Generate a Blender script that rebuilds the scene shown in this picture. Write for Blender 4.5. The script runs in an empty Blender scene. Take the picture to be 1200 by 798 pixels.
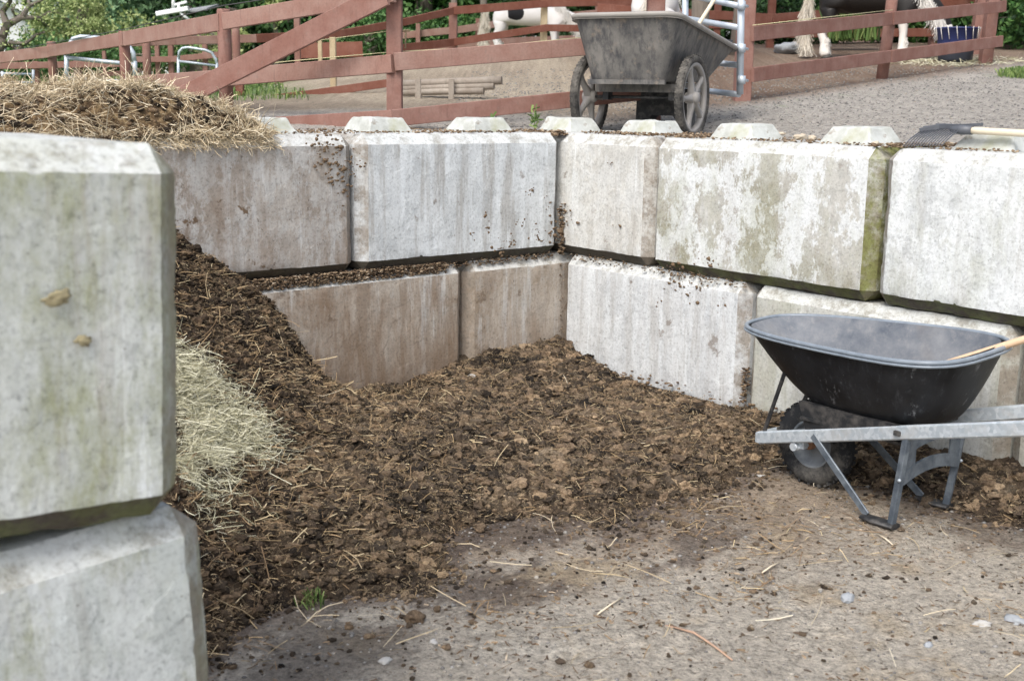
import bpy, bmesh, math, random
import numpy as np
from mathutils import Vector, Matrix
random.seed(7); rng = np.random.default_rng(11)
PI = math.pi
scene = bpy.context.scene
COL = scene.collection

# ------------------------------------------------------------------ camera model (used to place far things)
FPX, PITCH, ROLL, CH = 1386.0, .2012, .0156, 1.72
Fw = np.array([0, math.cos(PITCH), -math.sin(PITCH)]); R0 = np.array([1., 0, 0]); U0 = np.cross(R0, Fw)
Rt = math.cos(ROLL)*R0 + math.sin(ROLL)*U0; Up = -math.sin(ROLL)*R0 + math.cos(ROLL)*U0
EYE = np.array([0, 0, CH])
def ray(x, y): return Fw*FPX + Rt*(x-600) - Up*(y-399)
def at(x, y, Y): d = ray(x, y); return EYE + d*(Y/d[1])
def gz(x, y, z=0.): d = ray(x, y); return EYE + d*((z-CH)/d[2])

C0 = np.array([.3045, 7.4852]); AL, AR = .7011, .8844
uL = np.array([math.cos(AL), math.sin(AL)]); vR = np.array([math.cos(AR), -math.sin(AR)])
nL = np.array([-uL[1], uL[0]]); nR = np.array([-vR[1], vR[0]])
BL, BH, CF = 1.52, .76, .057

# ------------------------------------------------------------------ numpy noise
def _h(i, j, k, s):
    n = (i.astype(np.int64)*374761393 + j.astype(np.int64)*668265263 + k.astype(np.int64)*2147483647 + s*144269504) & 0xffffffff
    n = ((n ^ (n >> 13))*1274126177) & 0xffffffff
    n = ((n ^ (n >> 16))*2246822519) & 0xffffffff
    return ((n ^ (n >> 15)) & 0xffffff)/float(0xffffff)*2-1
def vnoise(p, s=0):
    p = np.asarray(p, float); f = np.floor(p); t = p-f; f = f.astype(np.int64); t = t*t*(3-2*t)
    x, y, z = f[:, 0], f[:, 1], f[:, 2]; tx, ty, tz = t[:, 0], t[:, 1], t[:, 2]
    L = lambda a, b, w: a+(b-a)*w
    return L(L(L(_h(x, y, z, s), _h(x+1, y, z, s), tx), L(_h(x, y+1, z, s), _h(x+1, y+1, z, s), tx), ty),
             L(L(_h(x, y, z+1, s), _h(x+1, y, z+1, s), tx), L(_h(x, y+1, z+1, s), _h(x+1, y+1, z+1, s), tx), ty), tz)
def fbm(p, octv=4, s=0, gain=.5):
    p = np.asarray(p, float); o = np.zeros(len(p)); a = 1.; t = 0
    for i in range(octv): o += a*vnoise(p*2.03**i+i*7.3, s+i); t += a; a *= gain
    return o/t
def n2(x, y, sc, octv=4, s=0, gain=.5): return fbm(np.stack([x*sc, y*sc, np.full_like(x, 3.7)], 1), octv, s, gain)
def sstep(x, a, b): t = np.clip((x-a)/(b-a), 0, 1); return t*t*(3-2*t)

def rbf(pts):
    P = np.array(pts, float); xy = P[:, :2]; n = len(P)
    def K(a, b):
        d2 = ((a[:, None]-b[None])**2).sum(-1); return .5*d2*np.log(d2+1e-9)
    A = np.zeros((n+3, n+3)); A[:n, :n] = K(xy, xy)+np.eye(n)*1e-3; A[:n, n] = 1; A[:n, n+1:] = xy; A[n, :n] = 1; A[n+1:, :n] = xy.T
    w = np.linalg.solve(A, np.concatenate([P[:, 2], np.zeros(3)]))
    def ev(x, y):
        x = np.asarray(x, float); o = np.empty(x.shape)
        xf, yf = x.ravel(), np.asarray(y, float).ravel(); of = o.ravel()
        for i in range(0, len(xf), 20000):
            q = np.stack([xf[i:i+20000], yf[i:i+20000]], 1)
            of[i:i+20000] = K(q, xy)@w[:n]+w[n]+q@w[n+1:]
        return of.reshape(x.shape)
    return ev

# ------------------------------------------------------------------ node helpers
class N:
    def __init__(s, name, rough=.8, metal=0, spec=.5):
        s.m = bpy.data.materials.new(name); s.m.use_nodes = True; s.t = s.m.node_tree
        s.b = s.t.nodes['Principled BSDF']; s.b.inputs['Roughness'].default_value = rough; s.b.inputs['Metallic'].default_value = metal
        s.b.inputs['Specular IOR Level'].default_value = spec
        s.tc = s.t.nodes.new('ShaderNodeTexCoord'); s._g = None
    def set(s, i, v):
        if isinstance(v, bpy.types.NodeSocket): s.t.links.new(v, i)
        elif isinstance(v, (tuple, list)): i.default_value = (*v, 1) if len(v) == 3 and len(i.default_value) == 4 else v
        else: i.default_value = v
    def map(s, scale=(1, 1, 1), loc=(0, 0, 0), src=None):
        n = s.t.nodes.new('ShaderNodeMapping'); s.t.links.new(src or s.tc.outputs['Object'], n.inputs[0])
        n.inputs['Scale'].default_value = scale; n.inputs['Location'].default_value = loc; return n.outputs[0]
    def noise(s, scale, detail=4, rough=.55, co=None, dist=0):
        n = s.t.nodes.new('ShaderNodeTexNoise'); s.t.links.new(co or s.tc.outputs['Object'], n.inputs['Vector'])
        n.inputs['Scale'].default_value = scale; n.inputs['Detail'].default_value = detail; n.inputs['Roughness'].default_value = rough; n.inputs['Distortion'].default_value = dist
        return n.outputs[0]
    def voro(s, scale, co=None, feat='F1'):
        n = s.t.nodes.new('ShaderNodeTexVoronoi'); n.feature = feat; s.t.links.new(co or s.tc.outputs['Object'], n.inputs['Vector']); n.inputs['Scale'].default_value = scale
        return n.outputs['Distance'], n.outputs['Color']
    def ramp(s, f, stops):
        n = s.t.nodes.new('ShaderNodeValToRGB'); s.t.links.new(f, n.inputs[0]); e = n.color_ramp.elements
        while len(e) < len(stops): e.new(.5)
        for k, (p, c) in zip(e, stops):
            k.position = p; k.color = (c, c, c, 1) if isinstance(c, (int, float)) else (*c, 1)
        return n.outputs[0]
    def mix(s, a, b, f, mode='MIX'):
        n = s.t.nodes.new('ShaderNodeMix'); n.data_type = 'RGBA'; n.blend_type = mode
        s.set(n.inputs[0], f); s.set(n.inputs[6], a); s.set(n.inputs[7], b); return n.outputs[2]
    def math(s, op, a, b=0., c=None, clamp=False):
        n = s.t.nodes.new('ShaderNodeMath'); n.operation = op; n.use_clamp = clamp
        s.set(n.inputs[0], a); s.set(n.inputs[1], b)
        if c is not None: s.set(n.inputs[2], c)
        return n.outputs[0]
    def sep(s, v):
        n = s.t.nodes.new('ShaderNodeSeparateXYZ'); s.t.links.new(v, n.inputs[0]); return n.outputs
    def geo(s):
        if not s._g: s._g = s.t.nodes.new('ShaderNodeNewGeometry')
        return s._g.outputs
    def attr(s, name):
        n = s.t.nodes.new('ShaderNodeAttribute'); n.attribute_name = name; return n.outputs
    def color(s, c): s.set(s.b.inputs['Base Color'], c); return s
    def rough(s, c): s.set(s.b.inputs['Roughness'], c); return s
    def bump(s, h, strength=.5, dist=.01):
        n = s.t.nodes.new('ShaderNodeBump'); s.t.links.new(h, n.inputs['Height']); n.inputs['Strength'].default_value = strength; n.inputs['Distance'].default_value = dist
        s.t.links.new(n.outputs[0], s.b.inputs['Normal']); return s

def concrete(name, light=(.56, .58, .58), dark=(.30, .30, .28), bias=.5, blot=.35, stain=0., stainh=.4, green=0., mr=0., mb=1., seed=0., streak=.5, white=0.):
    m = N(name, .85, spec=.2); co = m.map(loc=(seed*3.1, seed*1.7, seed)); cs = m.map((3.4, 3.4, .30), (seed, seed*2, 0)); xyz = m.sep(m.tc.outputs['Object']); nn = m.sep(m.tc.outputs['Normal'])
    ab = m.math('ABSOLUTE', nn[0])
    c = m.mix(dark, light, m.ramp(m.noise(2.3, 12, .70, co, .4), [(bias-.12, 0), (bias+.02, .75), (bias+.16, 1)]))
    # cement skin flaked off in crisp patches
    c = m.mix(c, tuple(x*.80 for x in light), m.ramp(m.noise(9, 12, .78, m.map((1, 1, .6), (seed, 4, seed))), [(.50, 0), (.54, .8)]))
    if white: c = m.mix(c, (.68, .71, .72), m.math('MULTIPLY', m.ramp(m.noise(5, 12, .78, m.map((1, 1, .65), (seed*5, 1, seed))), [(.485, 0), (.515, 1)]), white))
    # run-off streaks of uneven width
    st = m.noise(2.6, 9, .72, cs); c = m.mix(c, (.30, .275, .24), m.math('MULTIPLY', m.ramp(st, [(.50, 0), (.60, .75), (.8, 1)]), streak*.85))
    c = m.mix(c, (.76, .80, .82), m.math('MULTIPLY', m.ramp(m.noise(2.2, 9, .7, m.map((4.5, 4.5, .35), (seed*2, 3, 1))), [(.53, 0), (.60, .8)]), streak*.8))
    if green:
        c = m.mix(c, (.25, .265, .13), m.math('MULTIPLY', m.ramp(m.noise(1.5, 12, .74, m.map((2.0, 2.0, .8), (seed*2, 3, 9))), [(.46, 0), (.58, .8), (.7, 1)]), green))
    if stain:
        h = m.math('SUBTRACT', stainh, xyz[2]); h = m.math('ADD', h, m.math('MULTIPLY', m.math('SUBTRACT', m.noise(2.2, 10, .68, m.map((2.5, 2.5, .8), (seed, 0, 2))), .5), 1.5))
        c = m.mix(c, m.mix((.27, .19, .125), (.13, .095, .07), m.noise(3, 9, .7, cs)), m.math('MULTIPLY', m.ramp(h, [(.0, 0), (.35, 1)]), stain))
        c = m.mix(c, (.21, .145, .095), m.math('MULTIPLY', m.ramp(m.noise(2.4, 9, .7, m.map((3.5, 3.5, .5), (seed*4, 3, 1))), [(.49, 0), (.57, 1)]), stain*.7))
    c = m.mix(c, (.15, .105, .07), m.math('MULTIPLY', m.ramp(m.noise(5.5, 10, .68, co), [(.62, 0), (.66, 1)]), blot*1.4, clamp=True))
    c = m.mix(c, (.10, .08, .06), m.math('MULTIPLY', m.ramp(m.noise(30, 6, .7, co), [(.64, 0), (.67, 1)]), blot*1.3, clamp=True))
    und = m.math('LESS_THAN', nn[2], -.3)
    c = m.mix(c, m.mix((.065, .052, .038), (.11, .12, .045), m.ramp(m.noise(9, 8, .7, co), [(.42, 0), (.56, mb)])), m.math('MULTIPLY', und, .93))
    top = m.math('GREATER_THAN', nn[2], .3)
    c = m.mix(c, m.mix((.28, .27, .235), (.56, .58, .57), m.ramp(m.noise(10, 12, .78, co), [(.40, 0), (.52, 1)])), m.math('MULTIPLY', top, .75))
    vs_ = m.math('MULTIPLY', m.math('GREATER_THAN', ab, .35), m.math('LESS_THAN', ab, .9))
    c = m.mix(c, (.24, .205, .165), m.math('MULTIPLY', vs_, m.ramp(m.noise(7, 9, .75, co), [(.42, .15), (.56, .8)])))
    if mr:
        rs = m.math('GREATER_THAN', nn[0], .35)
        c = m.mix(c, m.mix((.12, .105, .05), (.21, .225, .085), m.ramp(m.noise(18, 9, .75, co), [(.35, 0), (.6, 1)])), m.math('MULTIPLY', m.math('MULTIPLY', rs, mr), m.ramp(m.noise(5, 9, .75, co), [(.36, .25), (.5, 1)])))
    # dirt held just under the top edge and above the foot
    f = m.noise(70, 8, .78, co); c = m.mix(c, m.ramp(f, [(.34, .42), (.47, .95), (.6, 1.08)]), .7, 'MULTIPLY')
    pv = m.voro(30, m.map(loc=(seed, 5, 7)))[0]; pits = m.ramp(pv, [(.04, 0), (.10, 1)]); sel = m.ramp(m.noise(8, 2, .5, co), [(.5, 0), (.55, 1)])
    c = m.mix(c, (.17, .155, .13), m.math('MULTIPLY', m.math('MULTIPLY', m.math('SUBTRACT', 1., pits), sel), .8))
    m.color(c)
    m.bump(m.math('ADD', m.math('ADD', m.noise(30, 10, .75, co), m.math('MULTIPLY', m.math('MULTIPLY', pits, sel), .5)), m.math('MULTIPLY', m.noise(4, 6, .55, cs), .3)), .45, .0045)
    return m.m

def island(name, stops, rough=.85, noise=60., amt=.4, bump=.5, bd=.004, spec=.3, patch=None):
    m = N(name, rough, spec=spec); c = m.ramp(m.geo()['Random Per Island'], stops)
    f = m.noise(noise, 5, .65); c = m.mix(c, m.ramp(f, [(.3, 1-amt), (.65, 1+0*amt)]), 1., 'MULTIPLY')
    if patch: c = m.mix(c, patch[1], m.ramp(m.noise(patch[0], 4, .6), [(.48, 0), (.66, patch[2])]))
    m.color(c)
    if bump: m.bump(m.noise(noise*1.6, 5, .7), bump, bd)
    return m.m

def painted(name, base, worn, rough=.75, sc=2.):
    m = N(name, rough, spec=.3); g = m.noise(3*sc, 6, .6); s = m.noise(7, 6, .7, m.map((5, 5, .6)))
    c = m.mix(base, worn, m.ramp(g, [(.38, 0), (.7, .75)])); c = m.mix(c, tuple(x*.55 for x in base), m.ramp(s, [(.55, 0), (.75, .6)]))
    c = m.mix(c, m.ramp(m.noise(70, 4, .6), [(.3, .75), (.6, 1)]), .6, 'MULTIPLY'); c = m.mix(c, (.20, .17, .15), m.ramp(m.noise(11, 8, .75), [(.60, 0), (.66, .35)]))
    m.color(c).bump(m.noise(40, 6, .7), .35, .004); return m.m

M = {}
def muck(name, isl=True):
    m = N(name, .9, spec=.2)
    r = m.noise(3.2, 8, .66, dist=.5); c = m.ramp(r, [(.34, (.050, .042, .034)), (.44, (.13, .100, .074)), (.53, (.23, .170, .115)), (.62, (.34, .262, .18)), (.74, (.43, .36, .265))])
    if isl: c = m.mix(c, m.ramp(m.geo()['Random Per Island'], [(0, (.14, .14, .155)), (.28, (.42, .42, .43)), (.6, (1.05, 1.0, .96)), (.9, (1.75, 1.62, 1.46)), (1, (2.3, 2.15, 1.9))]), .9, 'MULTIPLY')
    # colour gets darker towards the left slope, lighter to the right
    wx = m.math('ADD', m.sep(m.tc.outputs['Object'])[0], m.math('MULTIPLY', m.math('SUBTRACT', m.noise(1.9, 6, .65), .5), 3.2)); c = m.mix(c, m.ramp(m.math('MULTIPLY_ADD', wx, .3, .5), [(.12, (.50, .49, .49)), (.42, (.80, .83, .86)), (.62, (.93, .96, 1.0))]), 1., 'MULTIPLY')
    f = m.noise(95, 9, .8); c = m.mix(c, m.ramp(f, [(.36, .45), (.48, .95), (.62, 1.35)]), .9, 'MULTIPLY')
    if not isl: c = m.mix(c, (.45, .42, .40), 1., 'MULTIPLY'); c = m.mix(c, (.36, .27, .16), m.ramp(m.noise(210, 4, .7), [(.59, 0), (.64, .6)]))  # bed colour darkened so gaps between the clods look shaded
    m.color(c); m.bump(m.math('ADD', m.noise(75, 9, .8), m.math('MULTIPLY', m.noise(260, 4, .7), .3)), 1., .022); return m.m
M['manure'] = muck('manure_material')
M['manure_bed'] = None
M['crumb'] = island('crumb_material', [(0, (.07, .045, .03)), (.5, (.19, .13, .08)), (.85, (.34, .25, .16)), (1, (.5, .42, .32))], .9, 50, .4, .5)
M['straw'] = island('straw_material', [(0, (.20, .15, .09)), (.35, (.52, .42, .27)), (.8, (.76, .65, .46)), (1, (.84, .78, .62))], .6, 30, .2, 0)
M['oldstraw'] = island('old_straw_material', [(0, (.12, .08, .045)), (.4, (.27, .18, .10)), (.8, (.46, .34, .19)), (1, (.68, .57, .36))], .7, 30, .2, 0)
m = N('dried_muck', .9, spec=.1); m.color(m.mix((.10, .07, .045), (.24, .17, .11), m.noise(60, 6, .7))).bump(m.noise(120, 5, .7), .8, .005); M['muck'] = m.m
M['fibre'] = island('fibre_material', [(0, (.05, .035, .022)), (.5, (.24, .18, .11)), (.9, (.42, .32, .20)), (1, (.60, .49, .32))], .8, 30, .2, 0)
M['hay'] = island('hay_material', [(0, (.30, .28, .17)), (.5, (.60, .58, .41)), (1, (.82, .80, .64))], .6, 30, .2, 0)
M['stone'] = island('stone_material', [(0, (.13, .125, .12)), (.4, (.22, .215, .205)), (.7, (.30, .29, .27)), (.9, (.36, .33, .28)), (1, (.42, .41, .39))], .8, 30, .3, .3)
M['grass'] = island('grass_material', [(0, (.05, .10, .025)), (.6, (.12, .20, .05)), (1, (.27, .34, .12))], .6, 10, .2, 0)
M['red'] = painted('red_brown_paint', (.225, .112, .088), (.30, .185, .155))
M['redtop'] = painted('faded_red_paint', (.275, .155, .124), (.36, .245, .205))
M['darkred'] = painted('dark_red_brown_paint', (.17, .062, .040), (.24, .11, .08))
M['rawwood'] = painted('bare_wood_post_material', (.42, .33, .20), (.52, .44, .30), .8)
M['greywood'] = painted('weathered_log_material', (.26, .22, .18), (.40, .36, .31), .85)
m = N('galvanized_steel', .5, .3); f = m.noise(18, 5, .6); m.color(m.mix((.40, .46, .52), (.56, .62, .68), f)); m.rough(m.ramp(f, [(.3, .35), (.7, .6)])); M['galv'] = m.m
m = N('barrow_handle_steel', .5, .35); v = m.voro(60)[1]; f = m.noise(9, 6, .65)
m.color(m.mix(m.mix((.36, .42, .47), (.60, .65, .69), v), (.44, .45, .45), m.ramp(f, [(.5, 0), (.7, .8)]))); m.rough(m.ramp(f, [(.3, .4), (.7, .7)])); M['handle'] = m.m
m = N('blue_grey_leg_steel', .5, .2); f = m.noise(14, 6, .65); m.color(m.mix((.075, .095, .12), (.17, .20, .23), m.ramp(f, [(.4, 0), (.65, 1)]))); m.bump(m.noise(50, 4), .2, .002); M['legsteel'] = m.m
m = N('black_steel', .5, .1); f = m.noise(20, 6, .65); m.color(m.mix((.02, .022, .025), (.10, .095, .09), m.ramp(f, [(.45, 0), (.7, 1)]))); M['blacksteel'] = m.m
# black poly tub: clean black outside with white scuffs, dusty inside
m = N('black_tub_plastic', .5, spec=.3); f = m.noise(5, 7, .65); sm = m.noise(3, 7, .7, m.map((14, 14, 1.5)))
c = m.mix((.006, .007, .009), (.022, .024, .028), m.ramp(f, [(.4, 0), (.7, 1)])); c = m.mix(c, (.30, .31, .33), m.ramp(m.noise(16, 8, .75, m.map((1, 1, .35))), [(.60, 0), (.70, .6)]))
c = m.mix(c, (.07, .078, .09), m.ramp(sm, [(.55, 0), (.8, .7)])); m.color(c); m.rough(m.ramp(f, [(.3, .38), (.7, .6)])); M['tub'] = m.m
m = N('dusty_tub_lining', .75, spec=.3); f = m.noise(4, 7, .7); g = m.noise(22, 7, .75)
c = m.mix((.085, .10, .125), (.21, .22, .235), m.ramp(f, [(.35, 0), (.65, 1)])); c = m.mix(c, (.33, .32, .31), m.ramp(g, [(.52, 0), (.72, .35)])); c = m.mix(c, (.20, .16, .12), m.ramp(m.noise(2.2, 5), [(.5, 0), (.7, .5)])); m.color(c); M['tubin'] = m.m
m = N('tub_rim_plastic', .38, spec=.5); m.color(m.mix((.08, .10, .13), (.30, .35, .40), m.noise(14, 6, .7))); M['rim'] = m.m
m = N('dirty_tyre_rubber', .85, spec=.2); m.color(m.mix((.022, .024, .027), (.13, .125, .115), m.ramp(m.noise(8, 9, .75), [(.48, 0), (.66, 1)]))); m.bump(m.noise(60, 4), .4, .003); M['tyre'] = m.m
m = N('cart_tyre_rubber', .85, spec=.2); m.color(m.mix((.035, .034, .033), (.15, .14, .125), m.ramp(m.noise(9, 8, .75), [(.42, 0), (.62, 1)]))).bump(m.noise(60, 4), .4, .003); M['carttyre'] = m.m
m = N('wheel_rim_paint', .6); m.color(m.mix((.09, .11, .13), (.20, .22, .24), m.ramp(m.noise(10, 6, .65), [(.4, 0), (.65, 1)]))); M['wrim'] = m.m
m = N('rusty_hub', .8); m.color(m.mix((.16, .07, .035), (.30, .17, .10), m.noise(30, 5))); M['rust'] = m.m
m = N('grey_cart_plastic', .6, spec=.35); f = m.noise(3.5, 8, .7); s = m.noise(3.2, 10, .72, m.map((4.5, 4.5, 1.6), (0, 0, 3)))
c = m.mix((.085, .083, .080), (.20, .19, .175), m.ramp(f, [(.35, 0), (.65, 1)])); c = m.mix(c, (.035, .037, .043), m.ramp(s, [(.46, 0), (.60, .75)])); c = m.mix(c, (.30, .24, .18), m.ramp(m.noise(11, 7, .7), [(.56, 0), (.72, .6)])); m.color(c).bump(m.noise(30, 6), .2, .004); M['cart'] = m.m
m = N('cart_rim_plastic', .6); m.color(m.mix((.20, .19, .175), (.36, .34, .31), m.noise(8, 6, .7))); M['cartrim'] = m.m
m = N('cart_wheel_plastic', .7); m.color(m.mix((.21, .20, .19), (.38, .36, .335), m.noise(9, 6, .7))); M['cwheel'] = m.m
m = N('ash_handle_wood', .5); m.color(m.mix((.50, .33, .20), (.66, .50, .34), m.noise(5, 6, .6, m.map((1, 12, 12))))); M['ash'] = m.m
m = N('pale_handle_wood', .55); m.color(m.mix((.62, .52, .36), (.75, .68, .55), m.noise(5, 6, .6, m.map((1, 12, 12))))); M['paleash'] = m.m
m = N('dark_fork_plastic', .5); m.color(m.mix((.045, .05, .06), (.13, .14, .16), m.noise(20, 5))); M['forkplastic'] = m.m
m = N('bark_material', .9); m.color(m.mix((.09, .075, .06), (.27, .23, .19), m.noise(5, 8, .7, m.map((5, 5, 1))))).bump(m.noise(12, 6, .7, m.map((5, 5, 1))), .7, .02); M['bark'] = m.m
def leafm(name, a, b, c): return island(name, [(0, a), (.5, b), (1, c)], .55, 3, .15, 0)
M['leafdark'] = leafm('dark_leaf_material', (.012, .035, .012), (.030, .075, .022), (.065, .14, .035))
M['leafmid'] = leafm('mid_leaf_material', (.035, .085, .025), (.075, .16, .05), (.13, .25, .08))  # leaf colours lightened a little to stand in for haze
M['leaflight'] = leafm('yellow_green_leaf_material', (.16, .22, .07), (.29, .36, .13), (.42, .47, .21))
M['leafblue'] = leafm('blue_green_leaf_material', (.05, .11, .055), (.10, .19, .09), (.17, .28, .14))  # blue green leaves, with some haze lightening put into the colour
M['shrub'] = leafm('shrub_leaf_material', (.015, .055, .014), (.05, .13, .03), (.13, .25, .07))
m = N('white_house_paint', .7); m.color(m.mix((.70, .72, .74), (.80, .81, .82), m.noise(2, 4))); M['white'] = m.m
m = N('grey_roof_shingle', .9); m.color(m.mix((.20, .21, .23), (.33, .34, .36), m.noise(5, 6))); M['roof'] = m.m
m = N('dark_window_glass', .15); m.color((.04, .05, .08)); M['glass'] = m.m
m = N('blue_bucket_plastic', .5); m.color(m.mix((.015, .025, .10), (.035, .05, .17), m.noise(8, 4))); M['blue'] = m.m
m = N('dark_bucket_plastic', .6); m.color(m.mix((.02, .025, .04), (.05, .06, .08), m.noise(8, 4))); M['darkblue'] = m.m
m = N('wire_twine', .6); m.color((.62, .58, .34)); M['twine'] = m.m
m = N('black_wire', .6); m.color((.05, .05, .05)); M['bwire'] = m.m
m = N('dark_horn', .6); m.color((.05, .045, .04)); M['hoof'] = m.m
m = N('white_mane_hair', .6); m.color(m.mix((.66, .63, .58), (.82, .80, .76), m.noise(30, 4, .6, m.map((4, 4, .6))))); M['mane'] = m.m
m = N('cream_tail_hair', .6); m.color(m.mix((.60, .54, .44), (.76, .72, .64), m.noise(30, 4, .6, m.map((4, 4, .6))))); M['tail'] = m.m
m = N('twig_bark', .8); m.color((.42, .28, .20)); M['twig'] = m.m
m = N('pale_manure_lump', .9); m.color(m.mix((.20, .17, .09), (.36, .32, .20), m.noise(90, 6, .75))).bump(m.noise(90, 4), .6, .004); M['lump'] = m.m

# ------------------------------------------------------------------ object helpers
def setp(o, label=None, cat=None, group=None, kind=None):
    if label: o['label'] = label
    if cat: o['category'] = cat
    if group: o['group'] = group
    if kind: o['kind'] = kind
    return o
def npmesh(name, v, faces, mats, smooth=False, parent=None, mi=None, col=None):
    """faces: (n,k) int array"""
    me = bpy.data.meshes.new(name); v = np.asarray(v, np.float32); fs = faces if isinstance(faces, list) else [faces]
    fs = [np.asarray(f, np.int32) for f in fs if len(f)]
    nl = sum(f.size for f in fs); nf = sum(len(f) for f in fs)
    me.vertices.add(len(v)); me.vertices.foreach_set('co', v.ravel()); me.loops.add(nl); me.loops.foreach_set('vertex_index', np.concatenate([f.ravel() for f in fs]))
    me.polygons.add(nf); tot = np.concatenate([np.full(len(f), f.shape[1]) for f in fs]).astype(np.int32)
    me.polygons.foreach_set('loop_start', (np.cumsum(tot)-tot).astype(np.int32)); me.polygons.foreach_set('loop_total', tot)
    if smooth: me.polygons.foreach_set('use_smooth', np.ones(nf, bool))
    if mi is not None: me.polygons.foreach_set('material_index', np.asarray(mi, np.int32))
    me.update(calc_edges=True)
    if col is not None:
        a = me.color_attributes.new('Col', 'FLOAT_COLOR', 'POINT'); a.data.foreach_set('color', np.concatenate([col, np.ones((len(col), 1))], 1).astype(np.float32).ravel())
    for x in (mats if isinstance(mats, list) else [mats]): me.materials.append(x)
    o = bpy.data.objects.new(name, me); COL.objects.link(o)
    if parent: o.parent = parent
    return o
def thing(name, loc, label, cat, rz=0, group=None):
    o = bpy.data.objects.new(name, None); COL.objects.link(o); o.location = loc; o.rotation_euler = (0, 0, rz); o.empty_display_size = .1
    return setp(o, label, cat, group)

class MB:
    def __init__(s): s.v = []; s.f = []; s.sm = []
    def add(s, v, f, sm=False):
        k = len(s.v); s.v += [tuple(map(float, p)) for p in v]; s.f += [tuple(i+k for i in q) for q in f]; s.sm += [sm]*len(f); return s
    def box(s, c, d, R=None):
        h = np.array(d)/2; P = [np.array([a*h[0], b*h[1], e*h[2]]) for a in (-1, 1) for b in (-1, 1) for e in (-1, 1)]
        if R is not None: P = [R@p for p in P]
        return s.add([p+np.array(c) for p in P], [(0, 1, 3, 2), (4, 6, 7, 5), (0, 4, 5, 1), (2, 3, 7, 6), (0, 2, 6, 4), (1, 5, 7, 3)])
    def beam(s, a, b, w, h, up=(0, 0, 1), bev=0):
        a, b = np.array(a, float), np.array(b, float); d = b-a; d /= np.linalg.norm(d); x = np.cross(d, up); x /= np.linalg.norm(x); y = np.cross(x, d)
        r = min(w, h)*.12 if not bev else bev; pr = []
        for sx, sy in ((-1, -1), (1, -1), (1, 1), (-1, 1)):
            for k in ((0, 1), (1, 0)) if sx*sy > 0 else ((1, 0), (0, 1)): pr.append((sx*(w/2-r*k[0]), sy*(h/2-r*k[1])))
        n = 8; v = [e+x*p+y*q for e in (a, b) for p, q in pr]
        return s.add(v, [(i, (i+1) % n, n+(i+1) % n, n+i) for i in range(n)]+[tuple(range(n))[::-1], tuple(range(n, 2*n))])
    def tube(s, pts, r, seg=8, close=False, cap=True):
        P = [np.array(p, float) for p in pts]; n = len(P); rs = r if isinstance(r, (list, tuple)) else [r]*n; v = []; pu = None
        for i in range(n):
            if close: d = P[(i+1) % n]-P[i-1]
            else: d = P[min(i+1, n-1)]-P[max(i-1, 0)]
            d = d/(np.linalg.norm(d)+1e-12)
            if pu is None: pu = np.cross(d, (0, 0, 1) if abs(d[2]) < .9 else (1, 0, 0))
            pu = pu-d*(pu@d); pu /= np.linalg.norm(pu); q = np.cross(d, pu)
            v += [P[i]+(pu*math.cos(2*PI*k/seg)+q*math.sin(2*PI*k/seg))*rs[i] for k in range(seg)]
        m = n if close else n-1; f = [(i*seg+k, i*seg+(k+1) % seg, ((i+1) % n)*seg+(k+1) % seg, ((i+1) % n)*seg+k) for i in range(m) for k in range(seg)]
        s.add(v, f, True)
        if cap and not close: k0 = len(s.v)-len(v); s.f += [tuple(k0+k for k in range(seg))[::-1], tuple(k0+(n-1)*seg+k for k in range(seg))]; s.sm += [False]*2
        return s
    def lathe(s, prof, seg=24, M4=None, close=False):
        """profile (r, a) revolved about local Y axis -> wheel shapes"""
        v = []; n = len(prof)
        for k in range(seg):
            t = 2*PI*k/seg
            for r, a in prof:
                p = np.array([r*math.cos(t), a, r*math.sin(t)]); v.append(p if M4 is None else M4(p))
        m = n if close else n-1
        return s.add(v, [(k*n+i, k*n+(i+1) % n, ((k+1) % seg)*n+(i+1) % n, ((k+1) % seg)*n+i) for k in range(seg) for i in range(m)], True)
    def build(s, name, mat, parent=None, off=None, smooth=None):
        me = bpy.data.meshes.new(name); v = s.v if off is None else [(a-off[0], b-off[1], c-off[2]) for a, b, c in s.v]
        me.from_pydata(v, [], s.f); me.polygons.foreach_set('use_smooth', s.sm if smooth is None else [smooth]*len(s.f)); me.update(); me.materials.append(mat)
        bm = bmesh.new(); bm.from_mesh(me); bmesh.ops.recalc_face_normals(bm, faces=bm.faces); bm.to_mesh(me); bm.free()
        o = bpy.data.objects.new(name, me); COL.objects.link(o)
        if parent: o.parent = parent
        return o

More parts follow.
